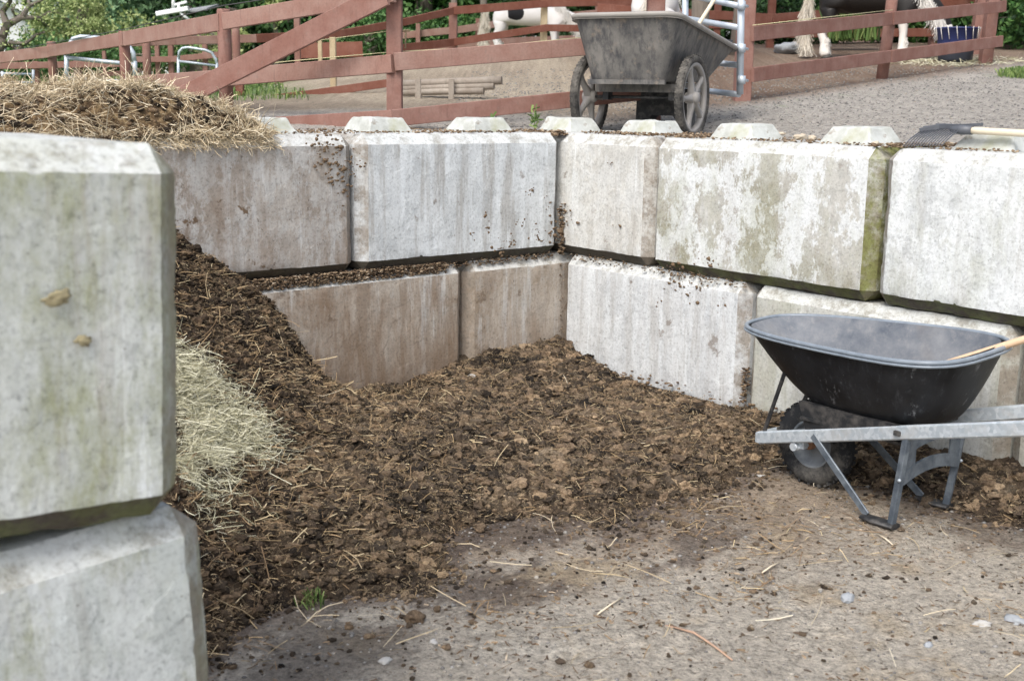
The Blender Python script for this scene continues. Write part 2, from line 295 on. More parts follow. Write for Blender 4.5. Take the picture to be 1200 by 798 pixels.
def ico(sub):
    bm = bmesh.new(); bmesh.ops.create_icosphere(bm, subdivisions=sub, radius=1); v = np.array([x.co[:] for x in bm.verts]); f = np.array([[q.index for q in t.verts] for t in bm.faces]); bm.free(); return v, f
ICO = {k: ico(k) for k in (1, 2, 3)}
def lumps(P, R, sub=1, rough=.35, squash=(.62, 1.), seed=1):
    """P (n,3) centres, R (n) radii -> verts, tris; knobbly lumps, every one differently turned and shaped"""
    bv, bf = ICO[sub]; nv = 24; vs = []
    for k in range(nv):
        n = fbm(bv*1.9+k*13.1, 3, seed+k); n2_ = fbm(bv*4.5+k*5.1, 2, seed+k+50); vs.append(bv*(1+rough*1.3*n+rough*.5*n2_)[:, None])
    vs = np.array(vs); n = len(P); pick = rng.integers(0, nv, n); out = np.empty((n, len(bv), 3), np.float32)
    q = rng.normal(size=(n, 4)); q /= np.linalg.norm(q, axis=1)[:, None]; w, x, y, z = q.T
    Rm = np.stack([1-2*(y*y+z*z), 2*(x*y-z*w), 2*(x*z+y*w), 2*(x*y+z*w), 1-2*(x*x+z*z), 2*(y*z-x*w), 2*(x*z-y*w), 2*(y*z+x*w), 1-2*(x*x+y*y)], 1).reshape(n, 3, 3)
    s = np.stack([rng.uniform(.85, 1.25, n), rng.uniform(.8, 1.1, n), rng.uniform(*squash, n)], 1)*R[:, None]
    base = vs[pick]; rot = np.einsum('nij,nkj->nki', Rm, base); out = rot*s[:, None]+P[:, None]
    f = (bf[None]+(np.arange(n)*len(bv))[:, None, None]).reshape(-1, 3)
    return out.reshape(-1, 3), f
def strands(P, L, W, up=.35, curl=.5, dirs=None, seg=3, lift=.0):
    """thin bent stalks; P (n,3), L lengths, W widths"""
    n = len(P); d = rng.normal(size=(n, 3)); d[:, 2] = np.abs(d[:, 2])*up
    if dirs is not None: d = d*.6+dirs
    d /= np.linalg.norm(d, axis=1)[:, None]; b = rng.normal(size=(n, 3))*curl; b[:, 2] -= curl*.6
    pts = []; p = P.copy(); st = (L/seg)[:, None]
    for k in range(seg+1):
        pts.append(p.copy()); p = p+d*st; d = d+b*(1./seg); d /= np.linalg.norm(d, axis=1)[:, None]
    pts = np.stack(pts, 1)-(pts[seg//2]-P)[:, None]*.6; pts[..., 2] += lift
    side = np.cross(pts[:, -1]-pts[:, 0], rng.normal(size=(n, 3))); side /= np.linalg.norm(side, axis=1)[:, None]+1e-9
    w = (W/2)[:, None, None]*side[:, None]; v = np.stack([pts-w, pts+w], 2).reshape(-1, 3); k = 2*(seg+1)
    bf = np.array([(2*i, 2*i+1, 2*i+3, 2*i+2) for i in range(seg)]); f = (bf[None]+(np.arange(n)*k)[:, None, None]).reshape(-1, 4)
    return v, f
def leafs(P, size, nrm=None):
    n = len(P); a = rng.normal(size=(n, 3)); a /= np.linalg.norm(a, axis=1)[:, None]; r = rng.normal(size=(n, 3)); b = np.cross(a, r); b /= np.linalg.norm(b, axis=1)[:, None]
    s = (size*rng.uniform(.6, 1.3, n))[:, None]; c = np.cross(a, b)*.12*s
    v = np.stack([P-a*s*.5, P+b*s*.27+c, P+a*s*.5, P-b*s*.27+c], 1).reshape(-1, 3); return v, np.arange(4*n).reshape(-1, 4)

# ------------------------------------------------------------------ ground heights
def xy(*a): return list(a)
upctl = [(-.846, 8.4, 1.565), (-2.256, 9.3, 1.58), (-1.3, 8.0, 1.49), (-.2, 8.0, 1.48), (-3.535, 11, 1.66), (-5., 13, 1.72), (2.027, 10.6, 1.74), (3.8, 12.4, 1.98), (5.5, 14, 2.21), (3.9, 14.8, 2.25), (-.2, 21, 2.43), (-.9, 17, 2.36),
         (-4.2, 15, 1.74), (-7, 18, 1.84), (.118, 8., 1.50), (.7, 8.4, 1.50), (1.26, 8.1, 1.495), (2.96, 7., 1.56), (4.1, 10, 1.88), (4.7, 17, 2.5), (.9, 9.2, 1.60), (-1., 7.5, 1.48), (-2, 6.8, 1.47), (2.2, 7.2, 1.49), (3.1, 6.2, 1.49), (1.6, 8.5, 1.54),
         (-4, 7, 1.47), (5, 6, 1.6), (-9, 25, 1.95), (0, 30, 2.9), (8, 25, 3.1), (-12, 40, 2.3), (0, 45, 3.4), (15, 40, 3.8), (-25, 30, 2.0), (25, 25, 3.3), (-14, 12, 1.6), (10, 8, 1.9), (15, 15, 2.7)]
_up = rbf(upctl)
def upz(x, y):
    z = _up(np.clip(x, -25, 25), np.clip(y, 5, 45)); return np.clip(z, 1.4, 4.2)
def wdist(x, y): return np.maximum((x-C0[0])*nL[0]+(y-C0[1])*nL[1], (x-C0[0])*nR[0]+(y-C0[1])*nR[1])
def ground(x, y):
    x, y = np.asarray(x, float), np.asarray(y, float); sh = x.shape; x = x.ravel(); y = y.ravel(); d = wdist(x, y)
    lo = .012*n2(x, y, 1.3, 3, 5)+.008*n2(x, y, 9, 3, 6)+.0065*n2(x, y, 34, 3, 8)
    # wheel ruts scraped across the yard floor
    lo += -.006*np.maximum(0, n2(x*.6+y*.9, (x-y)*4, 3, 2, 31))
    up = upz(x, y)+.012*n2(x, y, 3, 4, 9)+.006*n2(x, y, 20, 2, 4)
    return (lo+(up-lo)*sstep(d, .12, .62)).reshape(sh)

# ------------------------------------------------------------------ pile heights
pile_ctl = [(-1.687, 5.804, 1.062), (-1.554, 5.917, .923), (-1.431, 6.02, .80), (-1.377, 6.066, .74), (-1.191, 6.223, .50), (-1.074, 6.321, .21), (-.865, 6.498, .10), (-.618, 6.706, .10), (-.356, 6.927, .155), (-.207, 7.053, .18), (0, 7.228, .225), (.25, 7.40, .20),
            (.341, 7.30, .15), (.535, 7.1, .09), (.992, 6.55, .055), (1.309, 6.2, .09), (1.402, 6.1, .10), (1.726, 5.70, .10), (2.024, 5.34, .13), (2.263, 5.05, .14), (2.6, 4.7, .1),
            (-.904, 3.305, -.02), (-.719, 3.736, -.01), (-.572, 3.796, -.01), (-.264, 3.922, -.01), (-.2, 4.3, -.01), (-.27, 4.518, .01), (-.124, 4.694, .01), (.152, 4.7, -.01), (.349, 4.62, -.01), (.757, 4.95, -.01), (1.1, 5.25, -.01), (1.30, 5.42, -.01),
            (1.62, 5.15, -.01), (1.9, 4.85, -.015), (2.2, 4.6, -.02), (1.5, 5.5, .05), (1.9, 5.15, .05),
            (-1.25, 5.0, .56), (-.9, 5.4, .30), (-.6, 5.8, .17), (-1.7, 5.0, .95), (-1.2, 4.4, .40), (-1.5, 4.0, .60), (-2., 4.5, 1.05), (-2.2, 5.3, 1.35), (-1.1, 3.6, .15), (-1.4, 3.3, .35), (-.92, 4.4, .22), (-.72, 4.9, .20), (-.5, 4.3, .12), (-.42, 4.6, .12), (-.8, 4.0, .12), (-2., 3.4, .8),
            (-1.05, 5.9, .36), (-1.4, 5.6, .75), (0, 6., .10), (.35, 5.6, .10), (.9, 5.7, .07), (.2, 5.2, .06), (-.3, 5.4, .13), (-.1, 6.6, .14), (.5, 6.3, .08), (.9, 5.3, .05), (.5, 5.0, .03), (-.5, 6.2, .12), (0, 4.9, .04),
            (.3, 4.2, -.04), (0, 3.9, -.04), (1.2, 4.8, -.05), (-.5, 3.4, -.05), (2, 4.2, -.05), (-.9, 2.9, -.05), (-1.3, 2.8, .1), (1, 3.8, -.05), (-2.6, 4, 1.2)]
_pile = rbf(pile_ctl)
def pile(x, y):
    h = _pile(x, y); s = x.shape; a, b = x.ravel(), y.ravel()
    n = (.042*n2(a, b, 3.5, 3, 21)+.034*n2(a, b, 9, 3, 22)).reshape(s)
    return h+n*sstep(h, .0, .12)+(.016*n2(a, b, 2.2, 3, 60)+.012*n2(a, b, 7, 2, 61)).reshape(s)
def inpit(x, y, m=.0): return wdist(x, y) < -m

def build_ground():
    def axis(lo, hi, a, b, fine, far, grow=1.12):
        c = list(np.arange(a, b, fine)); s = fine; p = c[-1]
        while p < hi: s = min(s*grow, far); p += s; c.append(p)
        s = fine; p = c[0]; L = []
        while p > lo: s = min(s*grow, far); p -= s; L.append(p)
        return np.array(L[::-1]+c)
    X = axis(-150, 150, -2., 3.6, .0165, 6); Y = axis(-40, 260, 2.6, 8.2, .018, 6)
    gx, gy = np.meshgrid(X, Y); Z = ground(gx, gy); x, y = gx.ravel(), gy.ravel()
    nx, ny = len(X), len(Y); i = np.arange(nx*ny).reshape(ny, nx); f = np.stack([i[:-1, :-1], i[:-1, 1:], i[1:, 1:], i[1:, :-1]], -1).reshape(-1, 4)
    # soil colours by place: what the ground is made of, not how it is lit
    d = wdist(x, y); big = n2(x, y, 1.1, 4, 40); med = n2(x, y, 4.5, 4, 41); fin = n2(x, y, 22, 4, 42, .65)
    grit = np.array([.545, .495, .42]); brown = np.array([.345, .275, .205]); dark = np.array([.085, .066, .055]); tan = np.array([.45, .365, .25]); pale = np.array([.57, .53, .46])
    def mx(c, t, w): return c+(t-c)*w[:, None]
    c = np.repeat(grit[None], len(x), 0)
    c = mx(c, brown*1.02, .9*sstep(big*.6+med*.55+fin*.35+(y-4.15)*.75-.12*x, -.35, .5))
    c = mx(c, tan, .55*sstep(med+.4*big, .12, .5)); c = mx(c, pale, .5*sstep(n2(x, y, 7, 4, 45)+.3*big, .30, .6)*sstep(4.6-y, -.3, .8))
    ph = _pile(x, y); near = sstep(ph, -.02, .03)*(d < 0); c = mx(c, dark, near*.8); c = mx(c, dark*1.7, .8*sstep(ph+.012*med+.010*fin, -.035, .0)*(d < 0))
    fin2 = n2(x, y, 60, 3, 49); bl = lambda cx, cy, rx, ry: sstep(1-np.sqrt(((x-cx)/rx)**2+((y-cy)/ry)**2)+.75*med+.7*fin+.5*fin2, .05, .6)
    c = mx(c, np.array([.095, .080, .068]), .65*bl(-.55, 3.45, .42, .42)); rut = sstep(n2((x*.5+y)*1.0, (x-y*.5)*5, 2.2, 4, 140), .0, .28)*sstep(1-np.hypot((x-.3)/1.2, (y-4.5)/.75)+.3*med, 0, .5); c = mx(c, dark*1.5, .7*rut); c = mx(c, dark*1.3, .75*bl(.0, 4.55, .5, .22)); c = mx(c, dark*1.2, .75*bl(-.15, 4.0, .42, .35)); c = mx(c, dark*1.6, .5*bl(.55, 4.75, .6, .16)); c = mx(c, dark*1.5, .55*bl(2.1, 4.65, .5, .3))
    c = mx(c, pale, .8*bl(-.03, 3.52, .24, .10)); c = mx(c, tan, .6*bl(.28, 4.15, .32, .14))
    up = sstep(d, .2, .7)
    dirt = np.array([.27, .215, .165]); gravel = np.array([.43, .40, .36]); grass = np.array([.085, .19, .035]); sand = np.array([.42, .35, .26]); red = np.array([.21, .145, .105])
    u = np.repeat(gravel[None], len(x), 0); fl = x-(-.846+(y-8.4)*0)
    # paddock behind the gate and right fence is trampled brown; field to the left is grass
    gate = sstep((y-10.2)-(x-2.0)*.95+.25*med, -.25, .5)*(x > .6); u = mx(u, red, gate); u = mx(u, dirt, .6*gate*sstep(med, -.2, .3))
    cen = sstep(y, 8.9, 9.8)*sstep(1.4-x, 0, .6); u = mx(u, sand, cen*.9); u = mx(u, dirt*.9, .55*cen*sstep(big+med*.5, -.1, .4)); u = mx(u, dirt*.8, cen*.5*sstep(10.6-y, 0, 1.))
    gl = sstep(-x-.22*y+.55+.5*big, -.2, .5)*sstep(y, 10.5, 12.5); u = mx(u, grass, gl)
    u = mx(u, grass*1.1, sstep(y, 19, 22)*.8*sstep(-x+1, 0, 2)); u = mx(u, grass*.6, sstep(y, 24, 28))
    u = mx(u, grass*1.3, .9*sstep(1-np.hypot((x-5.3)/.7, (y-11.6)/.9)+.3*med, .05, .35))
    u = mx(u, grass*1.2, .5*sstep(fin+med*.4, .25, .5)*sstep(1-np.hypot((x-2.3)/1.6, (y-10.2)/.6), 0, .6))
    c = c*(1-up[:, None])+u*up[:, None]
    c *= (1+.30*fin+.12*med+.22*fin2)[:, None]
    m = N('ground_material', .92, spec=.2); a = m.attr('Col')['Color']; g = m.noise(34, 12, .82); v, vc = m.voro(75); sp = m.noise(150, 4, .6)
    col = m.mix(a, m.ramp(g, [(.38, .35), (.48, .92), (.60, 1.35)]), .85, 'MULTIPLY'); col = m.mix(col, (.50, .48, .45), m.ramp(sp, [(.62, 0), (.70, .55)]))
    col = m.mix(col, (.10, .075, .055), m.ramp(m.noise(60, 6, .7, m.map(loc=(4, 4, 4))), [(.58, 0), (.68, .7)]))
    m.color(col).bump(m.math('ADD', m.math('MULTIPLY', g, 1.3), m.math('MULTIPLY', v, -.5)), 1., .022)
    o = npmesh('ground', np.stack([x, y, Z.ravel()], 1), f, m.m, True, col=c); setp(o, kind='structure')
build_ground()

# ------------------------------------------------------------------ concrete blocks
def block_mesh(seed, res=.02):
    hx, hy, hz = BL/2-.008, BH/2-.003, BH/2-.002
    bm = bmesh.new(); bmesh.ops.create_cube(bm, size=1); bmesh.ops.scale(bm, vec=(2*hx, 2*hy, 2*hz), verts=bm.verts)
    bmesh.ops.bevel(bm, geom=bm.edges[:], offset=CF, segments=1, affect='EDGES')
    # fine even grid by repeated plane cuts
    for ax, h in ((0, hx), (1, hy), (2, hz)):
        cuts = list(np.arange(-h+res, h-res*.5, res))
        for cpos in cuts:
            if ax == 1 and cpos > -h+.14: break
            no = [0, 0, 0]; no[ax] = 1; p = [0, 0, 0]; p[ax] = cpos
            bmesh.ops.bisect_plane(bm, geom=bm.verts[:]+bm.edges[:]+bm.faces[:], plane_co=p, plane_no=no)
    v = np.array([q.co[:] for q in bm.verts]); nr = np.array([q.normal[:] for q in bm.verts])
    # wear: ridges chip inward, faces undulate
    a = np.abs(v)/np.array([hx, hy, hz]); d = np.stack([hx-np.abs(v[:, 0]), hy-np.abs(v[:, 1]), hz-np.abs(v[:, 2])], 1); s = np.sort(d, 1)
    ridge = np.exp(-np.abs(s[:, 0]+s[:, 1]-CF)/.02)*np.exp(-np.minimum(s[:, 0], s[:, 1])/.02)
    chip = np.maximum(0, fbm(v*9+seed*11, 4, seed)+.05)*.012+np.maximum(0, fbm(v*34+seed, 3, seed+9))*.006
    disp = .004*fbm(v*3+seed*5, 3, seed+3)+.0016*fbm(v*22+seed, 3, seed+4)-ridge*chip
    v = v+nr*disp[:, None]
    for q, p in zip(bm.verts, v): q.co = p
    bmesh.ops.translate(bm, vec=(0, BH/2, BH/2), verts=bm.verts)
    me = bpy.data.meshes.new('concrete_block'); bm.to_mesh(me); bm.free(); me.polygons.foreach_set('use_smooth', [True]*len(me.polygons)); me.update(); me.set_sharp_from_angle(angle=.45); return me
def key_mesh(seed):
    m = MB(); b, t, h = .165, .112, .085; by, ty = .15, .10
    bm = bmesh.new(); vs = [bm.verts.new(p) for p in [(-b, -by, -.01), (b, -by, -.01), (b, by, -.01), (-b, by, -.01), (-t, -ty, h), (t, -ty, h), (t, ty, h), (-t, ty, h)]]
    for f in [(0, 3, 2, 1), (4, 5, 6, 7), (0, 1, 5, 4), (1, 2, 6, 5), (2, 3, 7, 6), (3, 0, 4, 7)]: bm.faces.new([vs[i] for i in f])
    bmesh.ops.bevel(bm, geom=bm.edges[:], offset=.008, segments=1, affect='EDGES'); bmesh.ops.subdivide_edges(bm, edges=bm.edges[:], cuts=5, use_grid_fill=True)
    v = np.array([q.co[:] for q in bm.verts]); n = fbm(v*12+seed*3, 4, seed)*.009
    for q, k, p in zip(bm.verts, n, v): q.co = p*(1+k*4)+q.normal*k
    me = bpy.data.meshes.new('lifting_key'); bm.to_mesh(me); bm.free(); me.polygons.foreach_set('use_smooth', [True]*len(me.polygons)); me.set_sharp_from_angle(angle=.5); return me
def block(seed, along, side, course, mat, label, keys=(), jit=1.):
    o = bpy.data.objects.new('concrete_block', block_mesh(seed)); COL.objects.link(o); o.data.materials.append(mat)
    base = C0+(uL if side == 'L' else vR)*along; r = random.Random(seed)
    n = nL if side == 'L' else nR; base = base+n*r.uniform(-.008, .01)*jit
    o.location = (base[0], base[1], course*BH); o.rotation_euler = (0, r.uniform(-.003, .003), (AL if side == 'L' else -AR)+r.uniform(-.006, .006)*jit)
    setp(o, label, 'concrete block', 'concrete blocks stacked as manure bay walls')
    for i, k in enumerate(keys):
        q = bpy.data.objects.new('lifting_key', key_mesh(seed*3+i)); COL.objects.link(q); q.data.materials.append(KEYM); q.parent = o; q.location = (k, BH/2, BH-.002)
    return o
m = N('key_concrete', .85, spec=.2); c = m.mix((.34, .35, .32), (.52, .54, .52), m.ramp(m.noise(9, 9, .72), [(.35, 0), (.6, 1)])); c = m.mix(c, (.27, .27, .13), m.ramp(m.noise(3, 5, .6), [(.56, 0), (.72, .8)])); c = m.mix(c, (.2, .15, .1), m.ramp(m.noise(14, 5, .6), [(.62, 0), (.7, .6)])); m.color(c).bump(m.noise(40, 6, .7), .4, .005); KEYM = m.m
Q = BL/4
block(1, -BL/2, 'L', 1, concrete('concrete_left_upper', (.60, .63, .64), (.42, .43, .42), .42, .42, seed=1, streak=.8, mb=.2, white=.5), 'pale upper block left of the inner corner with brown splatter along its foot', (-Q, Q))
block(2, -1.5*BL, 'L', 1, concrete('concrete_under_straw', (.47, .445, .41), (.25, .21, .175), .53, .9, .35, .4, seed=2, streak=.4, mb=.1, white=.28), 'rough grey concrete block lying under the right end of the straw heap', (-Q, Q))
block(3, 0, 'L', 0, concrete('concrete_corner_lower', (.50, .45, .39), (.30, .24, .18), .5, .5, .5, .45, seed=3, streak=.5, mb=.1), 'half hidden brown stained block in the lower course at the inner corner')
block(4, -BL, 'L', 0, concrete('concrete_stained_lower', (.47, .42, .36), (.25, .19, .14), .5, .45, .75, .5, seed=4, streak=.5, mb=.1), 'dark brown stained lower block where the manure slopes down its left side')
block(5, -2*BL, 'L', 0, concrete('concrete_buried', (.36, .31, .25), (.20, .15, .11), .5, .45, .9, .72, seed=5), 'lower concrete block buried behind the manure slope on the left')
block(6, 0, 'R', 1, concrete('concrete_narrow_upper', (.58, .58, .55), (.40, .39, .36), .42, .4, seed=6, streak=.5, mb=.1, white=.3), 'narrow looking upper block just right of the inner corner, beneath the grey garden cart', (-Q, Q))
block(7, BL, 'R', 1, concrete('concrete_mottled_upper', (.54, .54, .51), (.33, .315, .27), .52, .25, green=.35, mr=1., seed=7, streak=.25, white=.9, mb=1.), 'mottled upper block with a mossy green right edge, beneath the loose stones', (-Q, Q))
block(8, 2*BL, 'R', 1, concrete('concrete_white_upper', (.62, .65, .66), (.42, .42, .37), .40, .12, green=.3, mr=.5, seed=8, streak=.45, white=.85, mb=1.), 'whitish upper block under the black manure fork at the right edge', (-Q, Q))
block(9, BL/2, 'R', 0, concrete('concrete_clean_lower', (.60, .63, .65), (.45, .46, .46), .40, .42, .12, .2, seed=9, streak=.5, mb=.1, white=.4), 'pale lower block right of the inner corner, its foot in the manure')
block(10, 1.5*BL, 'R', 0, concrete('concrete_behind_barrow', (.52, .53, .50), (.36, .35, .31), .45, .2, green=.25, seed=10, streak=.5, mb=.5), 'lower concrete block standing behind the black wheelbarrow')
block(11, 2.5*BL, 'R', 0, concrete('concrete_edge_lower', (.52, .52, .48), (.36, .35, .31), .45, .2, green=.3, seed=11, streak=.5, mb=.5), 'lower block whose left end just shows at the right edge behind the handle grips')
def fgblock(seed, rx, ry, ridge_z, ang, mat, label, keys=(), tilt=0.):
    """(rx, ry, ridge_z): the upper right corner of the block's face inside its chamfers"""
    o = bpy.data.objects.new('concrete_block', block_mesh(seed, .016)); COL.objects.link(o); o.data.materials.append(mat)
    Rm = Matrix.Rotation(ang, 3, 'Z') @ Matrix.Rotation(tilt, 3, 'Y'); q = Rm @ Vector((BL/2-CF, 0, BH-CF))
    o.location = (rx-q.x, ry-q.y, ridge_z-q.z); o.rotation_euler = (0, tilt, ang); setp(o, label, 'concrete block', 'concrete blocks stacked in the left foreground')
    for i, k in enumerate(keys):
        q = bpy.data.objects.new('lifting_key', key_mesh(seed*3+i)); COL.objects.link(q); q.data.materials.append(MOSSKEY); q.parent = o; q.location = (k, BH/2, BH-.002)
m = N('mossy_key_concrete', .9, spec=.1); m.color(m.mix((.07, .065, .045), (.20, .19, .10), m.noise(9, 7, .7))); MOSSKEY = m.m
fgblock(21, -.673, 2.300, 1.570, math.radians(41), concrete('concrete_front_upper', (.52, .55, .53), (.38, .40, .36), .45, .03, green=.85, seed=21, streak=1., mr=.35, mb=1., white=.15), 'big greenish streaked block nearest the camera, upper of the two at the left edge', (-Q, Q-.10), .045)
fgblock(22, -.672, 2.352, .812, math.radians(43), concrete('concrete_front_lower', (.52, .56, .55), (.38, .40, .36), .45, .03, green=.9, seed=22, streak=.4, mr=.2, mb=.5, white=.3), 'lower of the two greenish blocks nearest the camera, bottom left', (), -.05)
# two manure splats stuck on the near block
for k, (px, py, r) in enumerate([(68, 349, .021), (97, 399, .014)]):
    e = np.array([math.cos(math.radians(41)), math.sin(math.radians(41)), 0]); nn_ = np.array([-e[1], e[0], 0]); d = ray(px, py); p0 = np.array([-.66, 2.30, 0]); t = ((p0-EYE)@nn_)/(d@nn_); p = EYE+d*t
    v, f = lumps(np.array([[0, 0, 0.]]), np.array([r*.85]), 3, .95, seed=70+k); v[:, 1] *= .14
    o = npmesh('manure_splat', v, f, M['lump'], True); o.location = p; o.rotation_euler = (0, .045, math.radians(41))
    setp(o, ['larger yellow brown splat stuck on the near left block', 'smaller faint splat below and right of the larger one on the near block'][k], 'manure splat')

# ------------------------------------------------------------------ manure pile
def build_pile():
    X = np.arange(-2.2, 2.7, .010); Y = np.arange(2.95, 7.6, .010); gx, gy = np.meshgrid(X, Y); h = pile(gx, gy); g = ground(gx, gy)
    x, y = gx.ravel(), gy.ravel(); rough = .022*np.abs(n2(x, y, 15, 3, 50))*2+.012*n2(x, y, 45, 3, 51)-.010
    z = (h.ravel()+rough); keep = ((h > g+.002) & inpit(gx, gy, -.05) & ~((gy < 3.5) & (gx < -1.9)))
    nx, ny = len(X), len(Y); i = np.arange(nx*ny).reshape(ny, nx); q = keep[:-1, :-1] | keep[1:, 1:]; wd = inpit(gx, gy, -.06); q &= wd[:-1, :-1] & wd[1:, 1:]
    f = np.stack([i[:-1, :-1], i[:-1, 1:], i[1:, 1:], i[1:, :-1]], -1)[q]
    used = np.unique(f); re = np.full(nx*ny, -1); re[used] = np.arange(len(used)); v = np.stack([x, y, z], 1)[used]; f = re[f]
    m = type('o', (), {})(); m.m = muck('manure_bed_material', False)
    # dung clods
    N0 = 56000; px = rng.uniform(-2.3, 2.6, N0); py = rng.uniform(3.0, 7.5, N0); hz = pile(px, py); gg = ground(px, py); sl = np.hypot(pile(px+.03, py)-hz, pile(px, py+.03)-hz)/.03
    dens = sstep(hz-gg+.03*n2(px, py, 5, 3, 97), -.01, .05)*(.72+.28*np.minimum(sl, 1))*(.7+.3*sstep(n2(px, py, 3.3, 3, 98), -.35, .15)); k = (rng.random(N0) < dens) & inpit(px, py, .02) & ~((px < -1.0) & (py < 3.4)) & (px > -.30*py-.25)
    px, py, hz = px[k], py[k], hz[k]; r = np.clip(rng.lognormal(math.log(.0140), .42, len(px)), .005, .028)
    left = sstep(-px-.25+.2*0, 0, .8); r *= (1-.22*left)
    P = np.stack([px, py, hz+r*rng.uniform(-.1, .75, len(r))], 1); RR = r; big = (r > .0165)
    V = [v]; F3 = []; mi = []; nv = len(v)
    va, fa = lumps(P[big], r[big], 2, .80, (.5, .95), 3); V.append(va); F3.append(fa+nv); nv += len(va)
    va, fa = lumps(P[~big], r[~big], 1, .75, (.5, .95), 9); V.append(va); F3.append(fa+nv); nv += len(va)
    # crumbs and trodden bits out past the toe of the pile
    n = 60000; cx = rng.uniform(-2., 2.8, n); cy = rng.uniform(2.8, 7.5, n); ch = pile(cx, cy); cg = ground(cx, cy); pr = np.where(ch > cg, .75, np.exp(-(cg-ch)/.020)*.8+.012)
    k = (rng.random(n) < pr) & inpit(cx, cy, .01) & (cx > -.30*cy-.2); cx, cy = cx[k], cy[k]; cz = np.maximum(ch, cg)[k]; r = np.clip(rng.lognormal(math.log(.0052), .45, len(cx)), .002, .014)
    va, fa = lumps(np.stack([cx, cy, cz+r*.4+rng.uniform(0, .02, len(cx))*(cz > .02)], 1), r, 1, .6, (.5, .9), 30); V.append(va); F3.append(fa+nv); nv += len(va)
    # smaller bits spilled past the toe, in loose clusters
    n = 16000; cx = rng.uniform(-1.2, 2.8, n); cy = rng.uniform(2.9, 6., n); ch = _pile(cx, cy); cg = ground(cx, cy); cl = n2(cx, cy, 3.2, 4, 160)
    k = (rng.random(n) < np.exp(np.minimum(ch, 0)/.016)*sstep(cl, -.15, .35)*.75+.25*sstep(cl, .28, .45)*sstep(ch, -.06, -.03)) & (ch < .03) & inpit(cx, cy, .05) & (cx > -.29*cy-.1); cx, cy, cg = cx[k], cy[k], cg[k]; r = np.clip(rng.lognormal(math.log(.0085), .45, len(cx)), .003, .022)
    va, fa = lumps(np.stack([cx, cy, cg+r*.25], 1), r, 1, .7, (.45, .85), 35); V.append(va); F3.append(fa+nv); nv += len(va); LP = np.concatenate([P, np.stack([cx, cy, cg+r*.3], 1)]); LR = np.concatenate([RR, r])
    # fibres bristling from the clods themselves
    q = rng.choice(len(LP), 130000, p=LR/LR.sum()); d = rng.normal(size=(len(q), 3)); d[:, 2] = np.abs(d[:, 2])+.2; d[:, 1] -= .3; d /= np.linalg.norm(d, axis=1)[:, None]; tg = np.cross(d, rng.normal(size=d.shape))
    fv, ff = strands(LP[q]+d*(LR[q]*rng.uniform(.75, 1.1, len(q)))[:, None], rng.uniform(.006, .024, len(q)), rng.uniform(.0008, .0020, len(q)), .4, .8, dirs=tg*1.3, seg=2)
    setp(npmesh('manure_fibres', fv, ff, M['fibre']), 'fine chewed fibres bristling from the manure clods', 'manure', kind='stuff')
    F3 = np.concatenate(F3); me = npmesh('manure_pile', np.concatenate(V), [f, F3], [m.m, M['manure']], False, mi=np.concatenate([np.zeros(len(f)), np.ones(len(F3))])); me.data.polygons.foreach_set('use_smooth', np.concatenate([np.ones(len(f), bool), np.zeros(len(F3), bool)]))
    setp(me, 'brown heap of horse manure clods filling the concrete bay', 'manure pile', kind='stuff')
build_pile()

def near_pile_straw():
    # old stalks mixed through the heap, most near its left side
    n = 34000; x = rng.uniform(-2., 2.6, n); y = rng.uniform(2.9, 7.4, n); h = pile(x, y); g = ground(x, y); z = np.maximum(h, g)
    w = np.where(h > g, .35+.65*sstep(-x, .0, .8), .02+.40*sstep(n2(x, y, 2.3, 3, 77), .05, .35)); k = (rng.random(n) < w) & inpit(x, y, .04) & (x > -.30*y-.2); x, y, z = x[k], y[k], z[k]
    L = np.clip(rng.lognormal(math.log(.045), .55, len(x)), .015, .17); W = rng.uniform(.0012, .0036, len(x))
    up = np.where(pile(x, y) > .03, .022, .004)
    v, f = strands(np.stack([x, y, z+up], 1), L, W, .28, .35); v[:, 2] = np.maximum(v[:, 2], ground(v[:, 0], v[:, 1])+.002)
    o = npmesh('old_straw', v, f, M['oldstraw']); setp(o, 'short brown and tan stalks strewn through the manure', 'straw', kind='stuff')
    n = 90000; x = rng.uniform(-2., 2.6, n); y = rng.uniform(3.0, 7.4, n); h = pile(x, y); g = ground(x, y); k = inpit(x, y, .03) & (x > -.30*y-.2) & (h > g-.012) & (rng.random(n) < .35+.65*sstep(n2(x, y, 2.6, 3, 91), -.3, .3)); x, y, h = x[k], y[k], np.maximum(h, g)[k]
    v, f = strands(np.stack([x, y, h+rng.uniform(.002, .030, len(x))], 1), rng.uniform(.008, .030, len(x)), rng.uniform(.0008, .0020, len(x)), .6, .9, seg=2)
    setp(npmesh('manure_fibres', v, f, M['fibre']), 'fine brown fibres sticking out of the manure', 'manure', kind='stuff')
    # pale fresh stalks lying about
    pts = []
    n = 210; x = rng.uniform(-1.5, 2.4, n); y = rng.uniform(3.1, 6.8, n); k = inpit(x, y, .1) & (x > -.28*y-.1); x, y = x[k], y[k]; z = np.maximum(pile(x, y), ground(x, y))
    L = rng.uniform(.05, .20, len(x)); W = rng.uniform(.0016, .0036, len(x)); v, f = strands(np.stack([x, y, z+.018], 1), L, W, .12, .45); v[:, 2] = np.maximum(v[:, 2], np.maximum(pile(v[:, 0], v[:, 1])+.012, ground(v[:, 0], v[:, 1])+.003))
    o = npmesh('fresh_straw', v, f, M['straw']); setp(o, 'single pale yellow stalks scattered over the pile and yard', 'straw', kind='stuff')
near_pile_straw()

